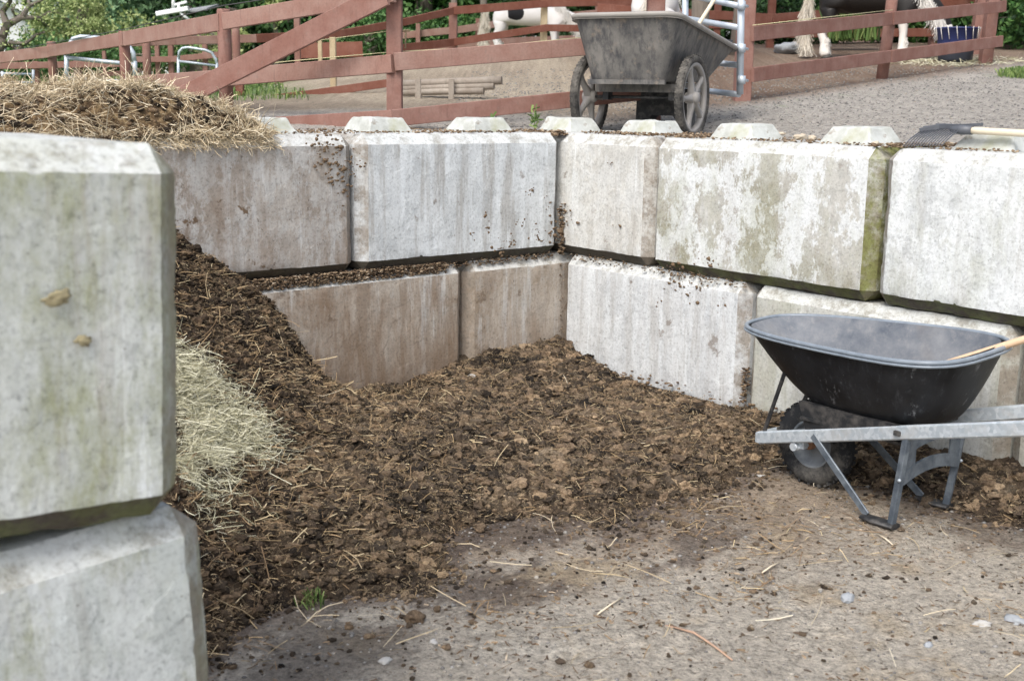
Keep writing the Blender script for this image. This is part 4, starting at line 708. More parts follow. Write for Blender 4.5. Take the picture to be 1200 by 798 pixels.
# ------------------------------------------------------------------ garden cart on the wall corner
def cart():
    org = np.array([.845, 8.22, 1.470]); ax = np.array([.880, -.475]); ang = math.atan2(ax[1], ax[0]); K = thing('garden_cart', org, 'grey weathered plastic garden cart with two spoked wheels standing above the corner', 'garden cart', ang)
    def ring(y0, y1, w0, w1, z0, z1, r=.06, n=6):
        """rounded rectangle; y0 front, y1 rear; width and height run from front to rear"""
        o = []
        for cx, cy, a0 in ((1, 1, 0), (-1, 1, PI/2), (-1, -1, PI), (1, -1, 3*PI/2)):
            for k in range(n+1):
                a = a0+PI/2*k/n; y = (y1-r if cy > 0 else y0+r)+r*math.sin(a); t = (y-y0)/(y1-y0); w = w0+(w1-w0)*t; x = cx*(w-r)+r*math.cos(a); o.append((x, y, z0+(z1-z0)*t))
        return o
    bot = ring(-.24, .62, .265, .25, .375, .385, .05); rim = ring(-.345, .98, .375, .35, .795, .63, .10); R_ = []
    for t in (0, .04, .2, .5, .8, .95, 1.): R_.append([tuple(p+(q-p)*t for p, q in zip(u_, v_)) for u_, v_ in zip(bot, rim)])
    n = len(bot)
    def shell(rs):
        v = [p for r in rs for p in r]; s = MB(); s.add(v, [(i*n+k, i*n+(k+1) % n, (i+1)*n+(k+1) % n, (i+1)*n+k) for i in range(len(rs)-1) for k in range(n)]+[tuple(range(n))[::-1]], True); return s
    shell(R_).build('tub', M['cart'], K); shell([[((x)*.965, (y-.3)*.97+.3, z+.01) for x, y, z in r] for r in R_[:-1]]+[[(x*.965, (y-.3)*.97+.3, z-.004) for x, y, z in R_[-1]]]).build('tub_lining', M['cart'], K)
    s = MB(); s.tube([(x*1.02, (y-.3)*1.015+.3, z) for x, y, z in rim], .017, 8, close=True)
    # flat rolled lip under the tube
    v = [(x*1.0, (y-.3)*1.0+.3, z-.005) for x, y, z in rim]+[(x*1.05, (y-.3)*1.025+.3, z-.022) for x, y, z in rim]; s.add(v, [(k, (k+1) % n, n+(k+1) % n, n+k) for k in range(n)], True); s.build('tub_rim', M['cartrim'], K)
    f = MB(); f.box((0, -.245, .372), (.55, .03, .03)); f.box((0, -.02, .335), (.60, .11, .055)); f.box((-.18, .3, .36), (.05, .62, .035)); f.box((.18, .3, .36), (.05, .62, .035)); f.build('chassis', M['cart'], K)
    ax_ = MB(); ax_.tube([(-.40, 0, .275), (.40, 0, .275)], .011, 10); ax_.box((-.24, 0, .29), (.04, .08, .07)); ax_.box((.24, 0, .29), (.04, .08, .07)); ax_.build('axle', M['blacksteel'], K)
    # rear rest: black box leg with an arch cut through
    l = MB(); pf = [(-.20, 0.), (-.20, .34), (.20, .34), (.20, 0), (.135, 0), (.12, .10), (.08, .15), (-.08, .15), (-.12, .10), (-.135, 0)]
    v = [(x, y, z) for y in (.42, .56) for x, z in pf]; m_ = len(pf)
    fr = [(0, 1, 8, 9), (1, 7, 8), (1, 2, 6, 7), (2, 5, 6), (2, 3, 4, 5)]; l.add(v, fr+[tuple(m_+i for i in q)[::-1] for q in fr]+[(i, (i+1) % m_, m_+(i+1) % m_, m_+i) for i in range(m_)]); l.build('rest_leg', M['blacksteel'], K)
    hd = MB(); hd.tube([(-.24, .75, .50), (-.24, 1.05, .62), (-.22, 1.22, .70), (0, 1.27, .72), (.22, 1.22, .70), (.24, 1.05, .62), (.24, .75, .50)], .014, 8); hd.build('push_handle', M['blacksteel'], K)
    for sx in (-1, 1):
        wl = bpy.data.objects.new('wheel', None); COL.objects.link(wl); wl.parent = K; wl.location = (sx*.375, 0, .275); tf = lambda p: np.array([p[1], p[0], p[2]])
        t = MB(); t.lathe([(.226, -.018), (.238, -.027), (.256, -.030), (.272, -.023), (.282, -.008), (.282, .008), (.272, .023), (.256, .030), (.238, .027), (.226, .018)], 56, tf, close=True)
        for k in range(52):
            a = 2*PI*k/52; ca, sa = math.cos(a), math.sin(a); Rm = np.array([[1, 0, 0], [0, ca, -sa], [0, sa, ca]])
            for q in (-.017, .0, .017): t.box((q, .2785*ca if q == 0 else .274*ca, .2785*sa if q == 0 else .274*sa), (.010, .012, .014), Rm)
        t.build('tyre', M['carttyre'], wl)
        r = MB(); r.lathe([(.206, -.018), (.230, -.022), (.230, .022), (.206, .018)], 56, tf, close=True)
        r.lathe([(0, -.045), (.035, -.045), (.042, -.02), (.042, .02), (.035, .045), (0, .045)], 20, tf)
        for k in range(5):
            a = 2*PI*k/5+PI/2+.35*sx; c_, s_ = math.cos(a), math.sin(a); tt = np.array([0, -s_, c_]); rd = np.array([0, c_, s_]); v = []
            for rad, hw, th in ((.03, .030, .022), (.10, .017, .016), (.16, .014, .014), (.21, .024, .016)): v += [rd*rad+tt*w+np.array([x, 0, 0]) for w, x in ((-hw, -th), (hw, -th), (hw, th), (-hw, th))]
            r.add(v, [(4*i+j, 4*i+(j+1) % 4, 4*i+4+(j+1) % 4, 4*i+4+j) for i in range(3) for j in range(4)], True)
        r.build('spoked_rim', M['cwheel'], wl)
cart()
def slim_handle():
    a, b = at(818, 30, 8.75), at(842, -8, 8.95); d = b-a; s = MB(); lo = a-d*.9; s.tube([lo, a, b, b+d*1.2], .0145, 12); o = s.build('tool_handle', M['paleash']); setp(o, 'slim pale tool handle leaning out of the grey garden cart', 'tool')
slim_handle()

# ------------------------------------------------------------------ manure fork on the right block
def wallR(px, py, off):
    d = ray(px, py); o = C0+nR*off; t = ((o-EYE[:2])@nR)/(d[:2]@nR); return EYE+d*t
def fork():
    h0 = wallR(1128, 152.5, .22); T = thing('manure_fork', h0, 'black many tined manure fork with pale wooden shaft lying on the right block', 'manure fork')
    e = wallR(1215, 157.5, .22); s = MB(); d = (e-h0)/np.linalg.norm(e-h0); s.tube([h0, h0+d*.1, e, e+d*.7], [.015, .0165, .017, .017], 14); s.build('shaft', M['paleash'], T, off=h0)
    s = MB(); s.tube([h0-d*.06, h0-d*.01, h0+d*.05], [.014, .024, .021], 10); s.beam(wallR(1118, 148, .26), wallR(1151, 146, .26), .02, .014); s.build('socket', M['forkplastic'], T, off=h0)
    h = MB(); h.beam(wallR(1127, 149, .22), wallR(1098, 148, .26), .02, .026); h.beam(wallR(1103, 148.5, .26), wallR(1079, 154, .24), .03, .03); h.beam(wallR(1083, 149.5, .28), wallR(1101, 147.5, .28), .016, .012); h.build('head', M['forkplastic'], T, off=h0)
    for k in range(14):
        t = k/13.; p = wallR(1080+47*t, 153.5-3*t, .235); e_ = wallR(1057+46*t, 172.5-1.5*t, .06); s = MB(); s.tube([p, p*.5+e_*.5+np.array([0, 0, .006]), e_], [.0036, .0033, .0025], 6); s.build('tine', M['forkplastic'], T, off=h0)
fork()

# ------------------------------------------------------------------ fences
def gh(x, y): return float(ground(np.array([x]), np.array([y]))[0])
def fence(label, posts, rails, name='wooden_fence', mat='red', group=None):
    """posts: (px top, py top, Y, width, material[, round]); rails: (list of (px,py,Y), height, material)"""
    p0 = at(posts[0][0], posts[0][1], posts[0][2]); base = (p0[0], p0[1], gh(p0[0], p0[1])); T = thing(name, base, label, 'fence', group=group)
    for px, py, Y, w, mt, rnd, *ln in posts:
        p = at(px, py, Y); g = gh(p[0], p[1]); lean = ln[0] if ln else 0.; s = MB()
        if rnd: s.tube([(p[0]-lean, p[1], g-.1), (p[0]-lean*.4, p[1], (g+p[2])/2), (p[0], p[1], p[2]-.012), (p[0], p[1], p[2])], [w/2*1.04, w/2*1.01, w/2, w/2*.88], 16)
        else: s.beam((p[0]-lean, p[1], g-.1), (p[0], p[1], p[2]), w, w, up=(0, 1, 0), bev=.006)
        s.build('post', M[mt], T, off=base)
    for pts, h, mt in rails:
        P = [np.array(at(*q)) for q in pts]; s = MB()
        for a, b in zip(P[:-1], P[1:]): s.beam(a, b, .032, h*random.uniform(.97, 1.03), bev=.004)
        s.build('rail', M[mt], T, off=base)
    return T, base
T, base = fence('long red brown rail fence with a diagonal brace, nearest behind the straw heap', [(60, 49, 13.2, .095, 'red', 1), (145, 37, 11.1, .098, 'red', 1), (262, 11, 9.3, .105, 'red', 1), (462, -30, 8.4, .105, 'red', 0), (770, -30, 8.95, .125, 'red', 0)],
      [([(-60, 75, 15.2), (59, 61, 13.1)], .125, 'redtop'), ([(59, 60.5, 13.05), (145, 46, 11.02)], .125, 'redtop'), ([(146, 46, 11.0), (258, 26.5, 9.26)], .127, 'redtop'), ([(262, 25.5, 9.2), (462, -8, 8.30)], .127, 'redtop'),
       ([(150, 98, 11.0), (264, 91, 9.28)], .118, 'redtop'), ([(264, 91.5, 9.22), (460, 75, 8.33)], .125, 'redtop'), ([(462, 73, 8.32), (776, 48, 8.85)], .125, 'redtop'), ([(462, -14, 8.3), (776, -34, 8.85)], .125, 'redtop'),
       ([(150, 122, 11.), (262, 152, 9.25)], .12, 'red'), ([(325, 147, 8.45), (464, 139, 8.02)], .115, 'red'), ([(460, 139, 8.0), (776, 106, 8.75)], .115, 'red'), ([(210, 116, 8.8), (452, -6, 8.22)], .150, 'red')])
T, base = fence('red brown two rail fence right of the gate, in front of the black pony', [(877, -30, 10.6, .14, 'red', 0), (1049, -30, 12.4, .115, 'red', 1, .06), (1166, -20, 14.0, .125, 'red', 0, .03)],
      [([(882, 40, 10.5), (1046, 22, 12.3)], .125, 'red'), ([(1046, 22, 12.28), (1178, 7.5, 13.95)], .125, 'red'), ([(882, 88, 10.5), (1044, 66.5, 12.3)], .125, 'red'), ([(1044, 66.5, 12.28), (1174, 48.5, 13.95)], .125, 'red')])
fence('round corner fence of narrow red rails in front of the white pony', [(171, 48, 13.3, .09, 'red', 1), (276, 30, 12.8, .085, 'red', 1), (348, 18, 14.8, .07, 'red', 0), (461, 10, 16, .08, 'red', 0), (531, 4, 17, .11, 'red', 0), (638, -2, 17.6, .10, 'rawwood', 0)],
      [([(150, 50, 13.2), (300, 45.5, 14)], .09, 'redtop'), ([(300, 45.5, 14), (400, 40, 15), (470, 27, 15.9), (531, 13, 16.9)], .095, 'darkred'), ([(531, 13, 16.9), (640, 4.5, 17.5), (760, 2, 18)], .105, 'darkred'), ([(470, 57, 15.9), (531, 50, 16.9)], .10, 'darkred'), ([(531, 50, 16.9), (640, 33, 17.5), (760, 35, 18)], .10, 'darkred')])
fence('low sagging fence with bare wood posts behind the diagonal brace', [(390, 44, 11.6, .058, 'rawwood', 0), (281, 92, 11.5, .07, 'darkred', 0), (375, 48, 15.6, .05, 'rawwood', 0)],
      [([(236, 125, 11.8), (281, 121, 11.45), (375, 109, 11.5), (460, 97, 11.6)], .075, 'darkred'), ([(285, 108, 14), (356, 95, 15)], .07, 'darkred'), ([(352, 60, 18), (425, 58, 18)], .22, 'darkred')])
fence('low red fence in the grass field beneath the apple tree', [(42, 72, 16, .07, 'red', 0), (91, 70, 16, .09, 'red', 0), (122, 60, 17, .05, 'red', 0), (184, 52, 17, .06, 'red', 0), (200, 52, 17, .07, 'red', 0), (240, 50, 17, .07, 'red', 0)],
      [([(-20, 78, 15.9), (140, 75, 15.9)], .085, 'red'), ([(160, 70, 16.9), (200, 70, 16.9), (262, 64, 16.9)], .08, 'red'), ([(90, 92, 15.9), (140, 86, 16.2), (165, 83, 16.8)], .06, 'red')])
fence('faded back fence behind the white pony', [(490, 28, 23, .08, 'red', 0), (560, 22, 23.5, .08, 'red', 0), (700, 8, 24, .08, 'red', 0)], [([(470, 42, 23), (540, 35, 23.3), (604, 25, 23.5), (720, 14, 24)], .13, 'redtop'), ([(470, 58, 23), (604, 48, 23.5), (720, 44, 24)], .12, 'redtop')])
fence('dark red back fence behind the black pony', [(768, 0, 17, .1, 'darkred', 0), (842, -6, 17, .09, 'darkred', 0), (905, 0, 17, .1, 'darkred', 0), (1097, 14, 17.4, .12, 'red', 0), (1152, -12, 15.4, .12, 'red', 0, .05)],
      [([(700, 10, 17.1), (905, 22, 16.9), (1000, 14, 17.1), (1152, -2, 17.3)], .12, 'darkred'), ([(780, 30, 17.0), (905, 30, 16.9)], .09, 'darkred'), ([(905, 40, 16.9), (1000, 39, 17.1), (1100, 38.5, 17.3)], .115, 'darkred')])

# wires strung along the rails
def wire(name, pts, r, mat, label):
    P = [np.array(at(*q)) for q in pts]; s = MB(); s.tube(P, r, 5); setp(s.build(name, M[mat]), label, 'fence wire')
wire('fence_wire', [(-20, 66, 15.1), (145, 35, 11.), (262, 7, 9.2), (360, -8, 8.7)], .004, 'bwire', 'black wire strung above the top rail of the nearest fence')
wire('fence_wire', [(340, 52, 9.0), (462, 36, 8.5)], .003, 'twine', 'pale cord stretched from the diagonal brace to the square post')
wire('fence_wire', [(264, 80, 9.3), (340, 72, 8.9), (462, 61, 8.5), (560, 56, 8.6), (684, 44, 8.8)], .003, 'twine', 'yellowish cord running just above the middle rail of the nearest fence')
wire('fence_wire', [(882, 30, 10.45), (1046, 12, 12.2)], .003, 'twine', 'cord along the top rail in front of the black pony')

# gates
def gate(label, sil, Yl, Yr, px0, px1, tops, bars, r=.022, arch=None, name='metal_gate', cat='gate'):
    p = at(px0, tops[0], Yl); T = thing(name, (p[0], p[1], gh(p[0], p[1])), label, cat, group=None); base = tuple(T.location)
    for (a, b) in sil: s = MB(); s.tube([at(*a), at(*b)], r, 10); s.build('stile', M['galv'], T, off=base)
    for q in bars: s = MB(); s.tube([at(*k) for k in q], r*.85, 8); s.build('bar', M['galv'], T, off=base)
    if arch: s = MB(); s.tube([at(*k) for k in arch], r, 10); s.build('arch', M['galv'], T, off=base)
    return T, base
T, base = gate('blue grey tubular steel gate hung on the post behind the grey cart', [((869, -30, 8.9), (867, 111, 8.9)), ((803, -35, 9.7), (803, 108, 9.7))], 9.7, 8.9, 803, 869, (-30,),
     [[(803, -6, 9.7), (869, 8, 8.9)], [(803, 22, 9.7), (868, 33, 8.9)], [(803, 48, 9.7), (868, 56, 8.9)], [(803, 70, 9.7), (868, 77, 8.9)], [(803, 104, 9.7), (866, 111, 8.9)]], .026)
s = MB()
for y in (7, 57, 94): a = at(869, y, 8.87); b = at(876, y+1, 9.9); s.tube([a, a+(b-a)*.5, b], .012, 8); s.tube([a+(0, 0, -.03), a+(0, 0, .03)], .030, 8)
s.build('hinge', M['galv'], T, off=base)
gate('silver round topped gate left of the nearest round fence posts', [((78, 96, 12.6), (78, 64, 12.6)), ((158, 91, 12.4), (158, 72, 12.4))], 12.6, 12.4, 78, 158, (66,), [[(78, 68, 12.6), (157, 76, 12.4)], [(78, 92, 12.6), (157, 97, 12.4)]], .024,
     [(78, 66, 12.6), (80, 54, 12.6), (86, 46, 12.6), (95, 43.5, 12.6), (130, 46, 12.5), (150, 53, 12.4), (156, 62, 12.4), (158, 74, 12.4)])
gate('small silver round topped gate seen between the round posts and the brace', [((209, 110, 13.8), (209, 68, 13.8)), ((254, 112, 13.8), (254, 74, 13.8))], 13.8, 13.8, 209, 254, (68,), [[(209, 72, 13.8), (254, 77.5, 13.8)], [(209, 92, 13.8), (254, 96, 13.8)]], .016,
     [(209, 70, 13.8), (210, 61, 13.8), (214, 57, 13.8), (220, 56, 13.8), (240, 59, 13.8), (248, 62, 13.8), (253, 70, 13.8), (254, 76, 13.8)])
gate('low white barred gate at the left edge over the field', [((3, 102, 14), (3, 84, 14)), ((39, 104, 14), (39, 82, 14))], 14, 14, 3, 39, (84,), [[(-15, 86, 14), (39, 87.5, 14)], [(-15, 96, 14), (39, 97, 14)]], .016)
# stand pipe like peg by the square post
s = MB(); s.tube([at(475, 57, 8.6), at(475.5, 38, 8.6)], .006, 8); s.tube([at(470, 37, 8.6), at(480, 36, 8.6)], .008, 8); setp(s.build('wire_insulator', M['rawwood']), 'small pale peg holding the cord right of the square post', 'insulator')

# log jump on the sand
def logs():
    a = at(470, 104, 10.8); g = gh(a[0], a[1]); T = thing('log_stack', (a[0], a[1], g), 'low stack of weathered logs held by stakes on the sandy paddock', 'log stack')
    for (x0, y0, x1, y1, r) in ((474, 99, 588, 94.5, .036), (472, 104, 579, 101.5, .030), (470, 109, 567, 107, .030)): s = MB(); s.tube([at(x0, y0, 10.9), at((x0+x1)/2, (y0+y1)/2-.4, 10.7), at(x1, y1, 10.6)], [r, r*.97, r], 12); s.build('log', M['greywood'], T, off=(a[0], a[1], g))
    for px in (490, 529): p = at(px, 93, 10.62); s = MB(); s.beam((p[0], p[1], gh(p[0], p[1])-.05), p, .05, .04, up=(0, 1, 0)); s.build('stake', M['greywood'], T, off=(a[0], a[1], g))
logs()

# ------------------------------------------------------------------ ponies
def skin_obj(name, verts, edges, radii, mat, parent=None, sub=2, root=0):
    me = bpy.data.meshes.new(name); me.from_pydata(verts, edges, []); o = bpy.data.objects.new(name, me); COL.objects.link(o)
    sk = o.modifiers.new('s', 'SKIN'); me.skin_vertices
    for i, r in enumerate(radii): me.skin_vertices[0].data[i].radius = (r, r) if isinstance(r, float) else r
    for i in range(len(verts)): me.skin_vertices[0].data[i].use_root = (i == root)
    ss = o.modifiers.new('u', 'SUBSURF'); ss.levels = sub; ss.render_levels = sub
    dg = bpy.context.evaluated_depsgraph_get(); ev = o.evaluated_get(dg); nm = bpy.data.meshes.new_from_object(ev); o.modifiers.clear(); o.data = nm; nm.materials.clear(); nm.materials.append(mat)
    nm.polygons.foreach_set('use_smooth', [True]*len(nm.polygons)); o.parent = parent; return o
def pony(loc, rz, sc, body, mane, tailm, label, headdown=True):
    """x forward, withers about 1.0 before scaling"""
    T = thing('pony', loc, label, 'pony', rz); T.scale = sc
    V = []; E = []; R_ = []
    def ch(pts, st=None):
        p = st
        for x, y, z, r in pts:
            V.append((x, y, z)); R_.append(r); k = len(V)-1
            if p is not None: E.append((p, k))
            p = k
        return p
    ch([(0, 0, .72, (.20, .225))]); ch([(-.22, 0, .75, (.19, .19)), (-.42, 0, .77, (.19, .185)), (-.56, 0, .74, (.12, .13))], 0)
    hip = 2; ch([(.22, 0, .74, (.185, .20)), (.40, 0, .76, (.155, .19))], 0); sh = len(V)-1
    if headdown: e = ch([(.58, 0, .70, (.11, .14)), (.72, 0, .52, (.085, .115)), (.80, 0, .36, (.075, .10)), (.86, 0, .22, (.062, .075)), (.89, 0, .10, (.05, .055)), (.90, 0, .04, (.045, .045))], sh)
    for sy in (-1, 1):
        ch([(-.46, sy*.12, .60, .115), (-.42, sy*.13, .47, .082), (-.52, sy*.13, .33, .048), (-.47, sy*.13, .20, .044), (-.465, sy*.13, .09, .062), (-.44, sy*.13, .025, .066)], hip)
        ch([(.36, sy*.12, .55, .085), (.36, sy*.12, .42, .058), (.37, sy*.12, .31, .044), (.365, sy*.12, .18, .044), (.37, sy*.12, .09, .062), (.40, sy*.12, .025, .066)], sh)
    skin_obj('body', V, E, R_, body, T)
    hx = MB()
    # ears
    er = MB()
    for sy in (-1, 1): er.tube([(.77, sy*.05, .44), (.74, sy*.075, .50), (.73, sy*.08, .53)], [.022, .018, .004], 8)
    er.build('ears', body, T)
    for sy in (-1, 1): ey = MB(); ey.lathe([(0, -.012), (.010, -.008), (.013, 0), (.010, .008), (0, .012)], 10, lambda p, sy=sy: p+np.array([.842, sy*.066, .285])); ey.build('eye', M['hoof'], T)
    # mane strands over the neck, tail hair
    k = 3200; t = rng.random(k); P = np.stack([.38+.42*t, rng.choice([-1, 1], k)*(.03+.05*rng.random(k)), .97-.55*t**1.3-.10*rng.random(k)], 1); v, f = strands(P, rng.uniform(.12, .24, k), rng.uniform(.0025, .005, k), .06, .15, dirs=np.array([.0, 0, -2.2])); v[:, 1] += np.sign(v[:, 1])*.05*(v[:, 2] < .85)
    npmesh('mane', v, f, mane, False, T)
    k = 2200; t = rng.random(k)**.6; a = rng.random(k)*2*PI; P = np.stack([-.66-.05*np.sin(t*3)+.040*np.cos(a)*(1-t*.4), .04*np.sin(a)*(1-.2*t), .80-.60*t], 1); v, f = strands(P, rng.uniform(.15, .3, k), rng.uniform(.003, .006, k), .05, .15, dirs=np.array([0., 0, -3.])); v[:, 2] = np.maximum(v[:, 2], .03)
    npmesh('tail', v, f, tailm, False, T)
    # feather round the hooves and dark hooves
    for hx_, sy in ((-.46, -.13), (-.46, .13), (.38, -.12), (.38, .12)):
        k = 900; a = rng.random(k)*2*PI; P = np.stack([hx_+.036*np.cos(a), sy+.036*np.sin(a), .09+.16*rng.random(k)], 1); dv = np.stack([np.cos(a)*.30, np.sin(a)*.30, -np.ones(k)*2.6], 1); v, f = strands(P, rng.uniform(.035, .07, k), rng.uniform(.002, .004, k), .02, .05, dirs=dv); v[:, 2] = np.maximum(v[:, 2], .004); npmesh('feather', v, f, M['mane'], False, T)
        h_ = MB(); h_.tube([(hx_+.02, sy, .045), (hx_+.03, sy, .0)], [.048, .062], 12); h_.build('hoof', M['hoof'], T)
    return T
m = N('white_pony_coat', .7, spec=.2); xyz = m.sep(m.tc.outputs['Object']); n = m.math('MULTIPLY', m.noise(5, 4), .12)
dx = m.math('SUBTRACT', xyz[0], -.20); dz = m.math('SUBTRACT', xyz[2], .76); dd = m.math('SQRT', m.math('ADD', m.math('MULTIPLY', dx, dx), m.math('MULTIPLY', dz, dz)))
pt = m.math('LESS_THAN', m.math('ADD', dd, n), .19); m.color(m.mix(m.mix((.62, .60, .58), (.74, .72, .70), m.noise(6, 4)), (.012, .012, .014), pt)); M['coatw'] = m.m
m = N('black_white_pony_coat', .5, spec=.3); xyz = m.sep(m.tc.outputs['Object']); n = m.math('MULTIPLY', m.math('SUBTRACT', m.noise(4, 4), .5), .25)
m.color(m.mix((.70, .67, .62), m.mix((.006, .006, .006), (.016, .012, .010), m.noise(5, 4)), m.math('GREATER_THAN', m.math('ADD', xyz[2], n), .44))); M['coatb'] = m.m
m = N('grey_pony_coat', .7, spec=.2); m.color(m.mix((.52, .51, .50), (.68, .67, .65), m.noise(4, 5))); M['coatg'] = m.m
p = at(1016, 68, 14.8); pony((p[0], p[1], gh(p[0], p[1])), math.radians(-18), (1.08, 1.1, .98), M['coatb'], M['mane'], M['tail'], 'black pony with white legs and mane, head down in the blue feed tub')
p = at(621, 66, 21.5); gy_ = gh(p[0], p[1]); pony((p[0], p[1], gy_), math.radians(-10), (1.2, 1.05, .94), M['coatw'], M['mane'], M['tail'], 'white pony with one round black patch on its flank')
p = at(764, 40, 13.0); pony((p[0]+.1, p[1]+.4, gh(p[0], p[1])), math.radians(78), (1.13, 1.13, 1.13), M['coatg'], M['mane'], M['tail'], 'pale grey pony whose rump just shows over the grey cart')

# blue feed tub under the black pony's head
def feed():
    p = at(1119, 71, 14.25); g = gh(p[0], p[1]); T = thing('feed_tub', (p[0], p[1], g), 'round blue feed tub on the ground by the black pony\'s head', 'feed tub')
    tf = lambda q: np.array([q[0], q[2], q[1]])
    s = MB(); s.lathe([(0, .0), (.17, .0), (.19, .03), (.205, .18)], 28, tf); s.build('base', M['darkblue'], T)
    s = MB(); s.lathe([(.207, .18), (.235, .37), (.250, .375), (.250, .39), (.228, .39), (.20, .20), (0, .16)], 28, tf); s.build('rim', M['blue'], T)
    s = MB()
    for k in range(16): a = 2*PI*k/16; s.tube([(.252*math.cos(a), .252*math.sin(a), .40), (.236*math.cos(a+.1), .236*math.sin(a+.1), .25)], .004, 5)
    s.build('net', M['mane'], T)
    n = 700; a = rng.random(n)*2*PI; r = rng.uniform(.0, .75, n)**.8; P = np.stack([p[0]+r*np.cos(a), p[1]+r*np.sin(a)*.8, np.full(n, g+.0)], 1); P[:, 2] = ground(P[:, 0], P[:, 1])+.01
    v, f = strands(P, rng.uniform(.05, .15, n), rng.uniform(.004, .008, n), .3, .6); setp(npmesh('spilled_hay', v, f, M['hay']), 'spilled hay on the ground round the blue feed tub', 'hay', kind='stuff')
feed()
# rock
p = at(925, 60, 15.8); stone((p[0], p[1], gh(p[0], p[1])), .16, 1.4, 'grey rock on the paddock floor left of the black pony', None, 555)

# ------------------------------------------------------------------ vegetation
def tuft(name, label, cat, px, py, Y, n, h, spread, mat='grass', up=4., w=.005, ground_z=None, group=None):
    p = at(px, py, Y) if Y else gz(px, py); g = ground_z if ground_z is not None else gh(p[0], p[1]); a = rng.random(n)*2*PI; r = rng.random(n)*spread
    P = np.stack([r*np.cos(a), r*np.sin(a), np.zeros(n)+h*.5], 1); L = rng.uniform(.6, 1.2, n)*h; v, f = strands(P, L, rng.uniform(.6, 1.4, n)*w, .5, .35, dirs=np.array([0, 0, up])); v[:, 2] = np.maximum(v[:, 2]-.0, -.01)
    o = npmesh(name, v, f, M[mat]); o.location = (p[0], p[1], g); setp(o, label, cat, group); return o
pz = onpile(364, 714); o = tuft('grass_tuft', 'bright green grass tuft at the foot of the manure slope', 'grass tuft', 364, 712, None, 60, .060, .05, w=.0028, up=1.6); o.location = (pz[0], pz[1], pz[2]-.005)
def weed(px, py, Y, label, h=.13):
    p = at(px, py, Y); T = thing('weed', (p[0], p[1], 1.52), label, 'weed'); s = MB(); s.tube([(0, 0, -.02), (.004, 0, h*.5), (0, .003, h)], .003, 5); s.build('stem', M['grass'], T)
    n = 26; t = rng.random(n); a = rng.random(n)*2*PI; P = np.stack([np.cos(a)*.018, np.sin(a)*.018, h*(.1+t)], 1); v, f = strands(P, rng.uniform(.03, .07, n), rng.uniform(.007, .013, n), .6, .5); npmesh('leaves', v, f, M['grass'], False, T)
weed(626, 146, 8.1, 'small upright weed behind the block tops left of the cart'); weed(574, 140, 7.75, 'little green weed growing at the second lifting key left of the corner', .07)
tuft('iris_clump', 'blade leaved clump behind the black pony, beside its tail', 'plant', 985, 55, 16.2, 130, .42, .22, w=.022)
tuft('iris_clump', 'blade leaved clump beneath the black pony\'s belly', 'plant', 1014, 55, 16.2, 150, .45, .24, w=.022)
n = 26000; x = rng.uniform(-9, 0, n); y = rng.uniform(10.5, 21, n); k = (-x-.22*y+.45+.3*n2(x, y, 1.1, 2, 4) > 0); x, y = x[k], y[k]; v, f = strands(np.stack([x, y, ground(x, y)+.02], 1), rng.uniform(.025, .06, len(x)), rng.uniform(.006, .012, len(x)), .8, .3, dirs=np.array([0, 0, 1.6]), seg=2)
setp(npmesh('field_grass', v, f, M['grass']), 'bright green grass of the field behind the nearest fence', 'grass', kind='stuff')
n = 2600; a = rng.random(n)*2*PI; r = np.sqrt(rng.random(n)); x = 5.3+.62*r*np.cos(a); y = 11.6+.8*r*np.sin(a); v, f = strands(np.stack([x, y, ground(x, y)+.02], 1), rng.uniform(.04, .10, n), rng.uniform(.006, .012, n), .5, .3, dirs=np.array([0, 0, 2.]), seg=2)
setp(npmesh('verge_grass', v, f, M['grass']), 'patch of green grass beside the gravel at the right edge', 'grass', kind='stuff')

def tree(label, loc, blobs, nleaf, size, leaf, trunk_r=.2, name='tree', cat='tree', group=None, trunks=None, clump=22, spread=.28):
    g = gh(loc[0], loc[1]); T = thing(name, (loc[0], loc[1], g), label, cat, group=group); s = MB(); vol = np.array([b[3]*b[4]*b[5] for b in blobs]); vol = vol/vol.sum()
    if trunks is None:
        top = max(b[2] for b in blobs); s.tube([(0, 0, -.2), (.05, 0, top*.35), (-.04, .05, top*.7), (0, 0, top)], [trunk_r*1.3, trunk_r, trunk_r*.7, trunk_r*.25], 10)
        for b in blobs: z0 = min(b[2]*.6, top*.6); s.tube([(0, 0, z0), (b[0]*.5, b[1]*.5, (z0+b[2])/2+.1), (b[0], b[1], b[2])], [trunk_r*.5, trunk_r*.32, trunk_r*.12], 7)
    else:
        for pts, rr in trunks: s.tube(pts, rr, 8)
    s.build('trunk', M['bark'], T); P = []
    for b, w in zip(blobs, vol):
        nc = max(4, int(nleaf*w/clump)); d = rng.normal(size=(nc, 3)); d /= np.linalg.norm(d, axis=1)[:, None]; rad = rng.uniform(.45, 1.05, nc)**.7; c = np.array(b[:3])+d*rad[:, None]*np.array(b[3:6])
        rs = spread*min(b[3:6])*rng.uniform(.6, 1.4, nc); P.append((c[:, None]+rng.normal(size=(nc, clump, 3))*rs[:, None, None]*.7).reshape(-1, 3))
    v, f = leafs(np.concatenate(P), size); npmesh('crown', v, f, M[leaf], False, T); return T
def tp(px, Y): p = at(px, 100, Y); return (p[0], p[1])
def blobset(n, W, D, z0, z1, r, seed):
    q = np.random.default_rng(seed); return [(q.uniform(-W, W), q.uniform(-D, D), q.uniform(z0, z1), r*q.uniform(.75, 1.3), r*q.uniform(.75, 1.2), r*q.uniform(.6, 1.)) for _ in range(n)]
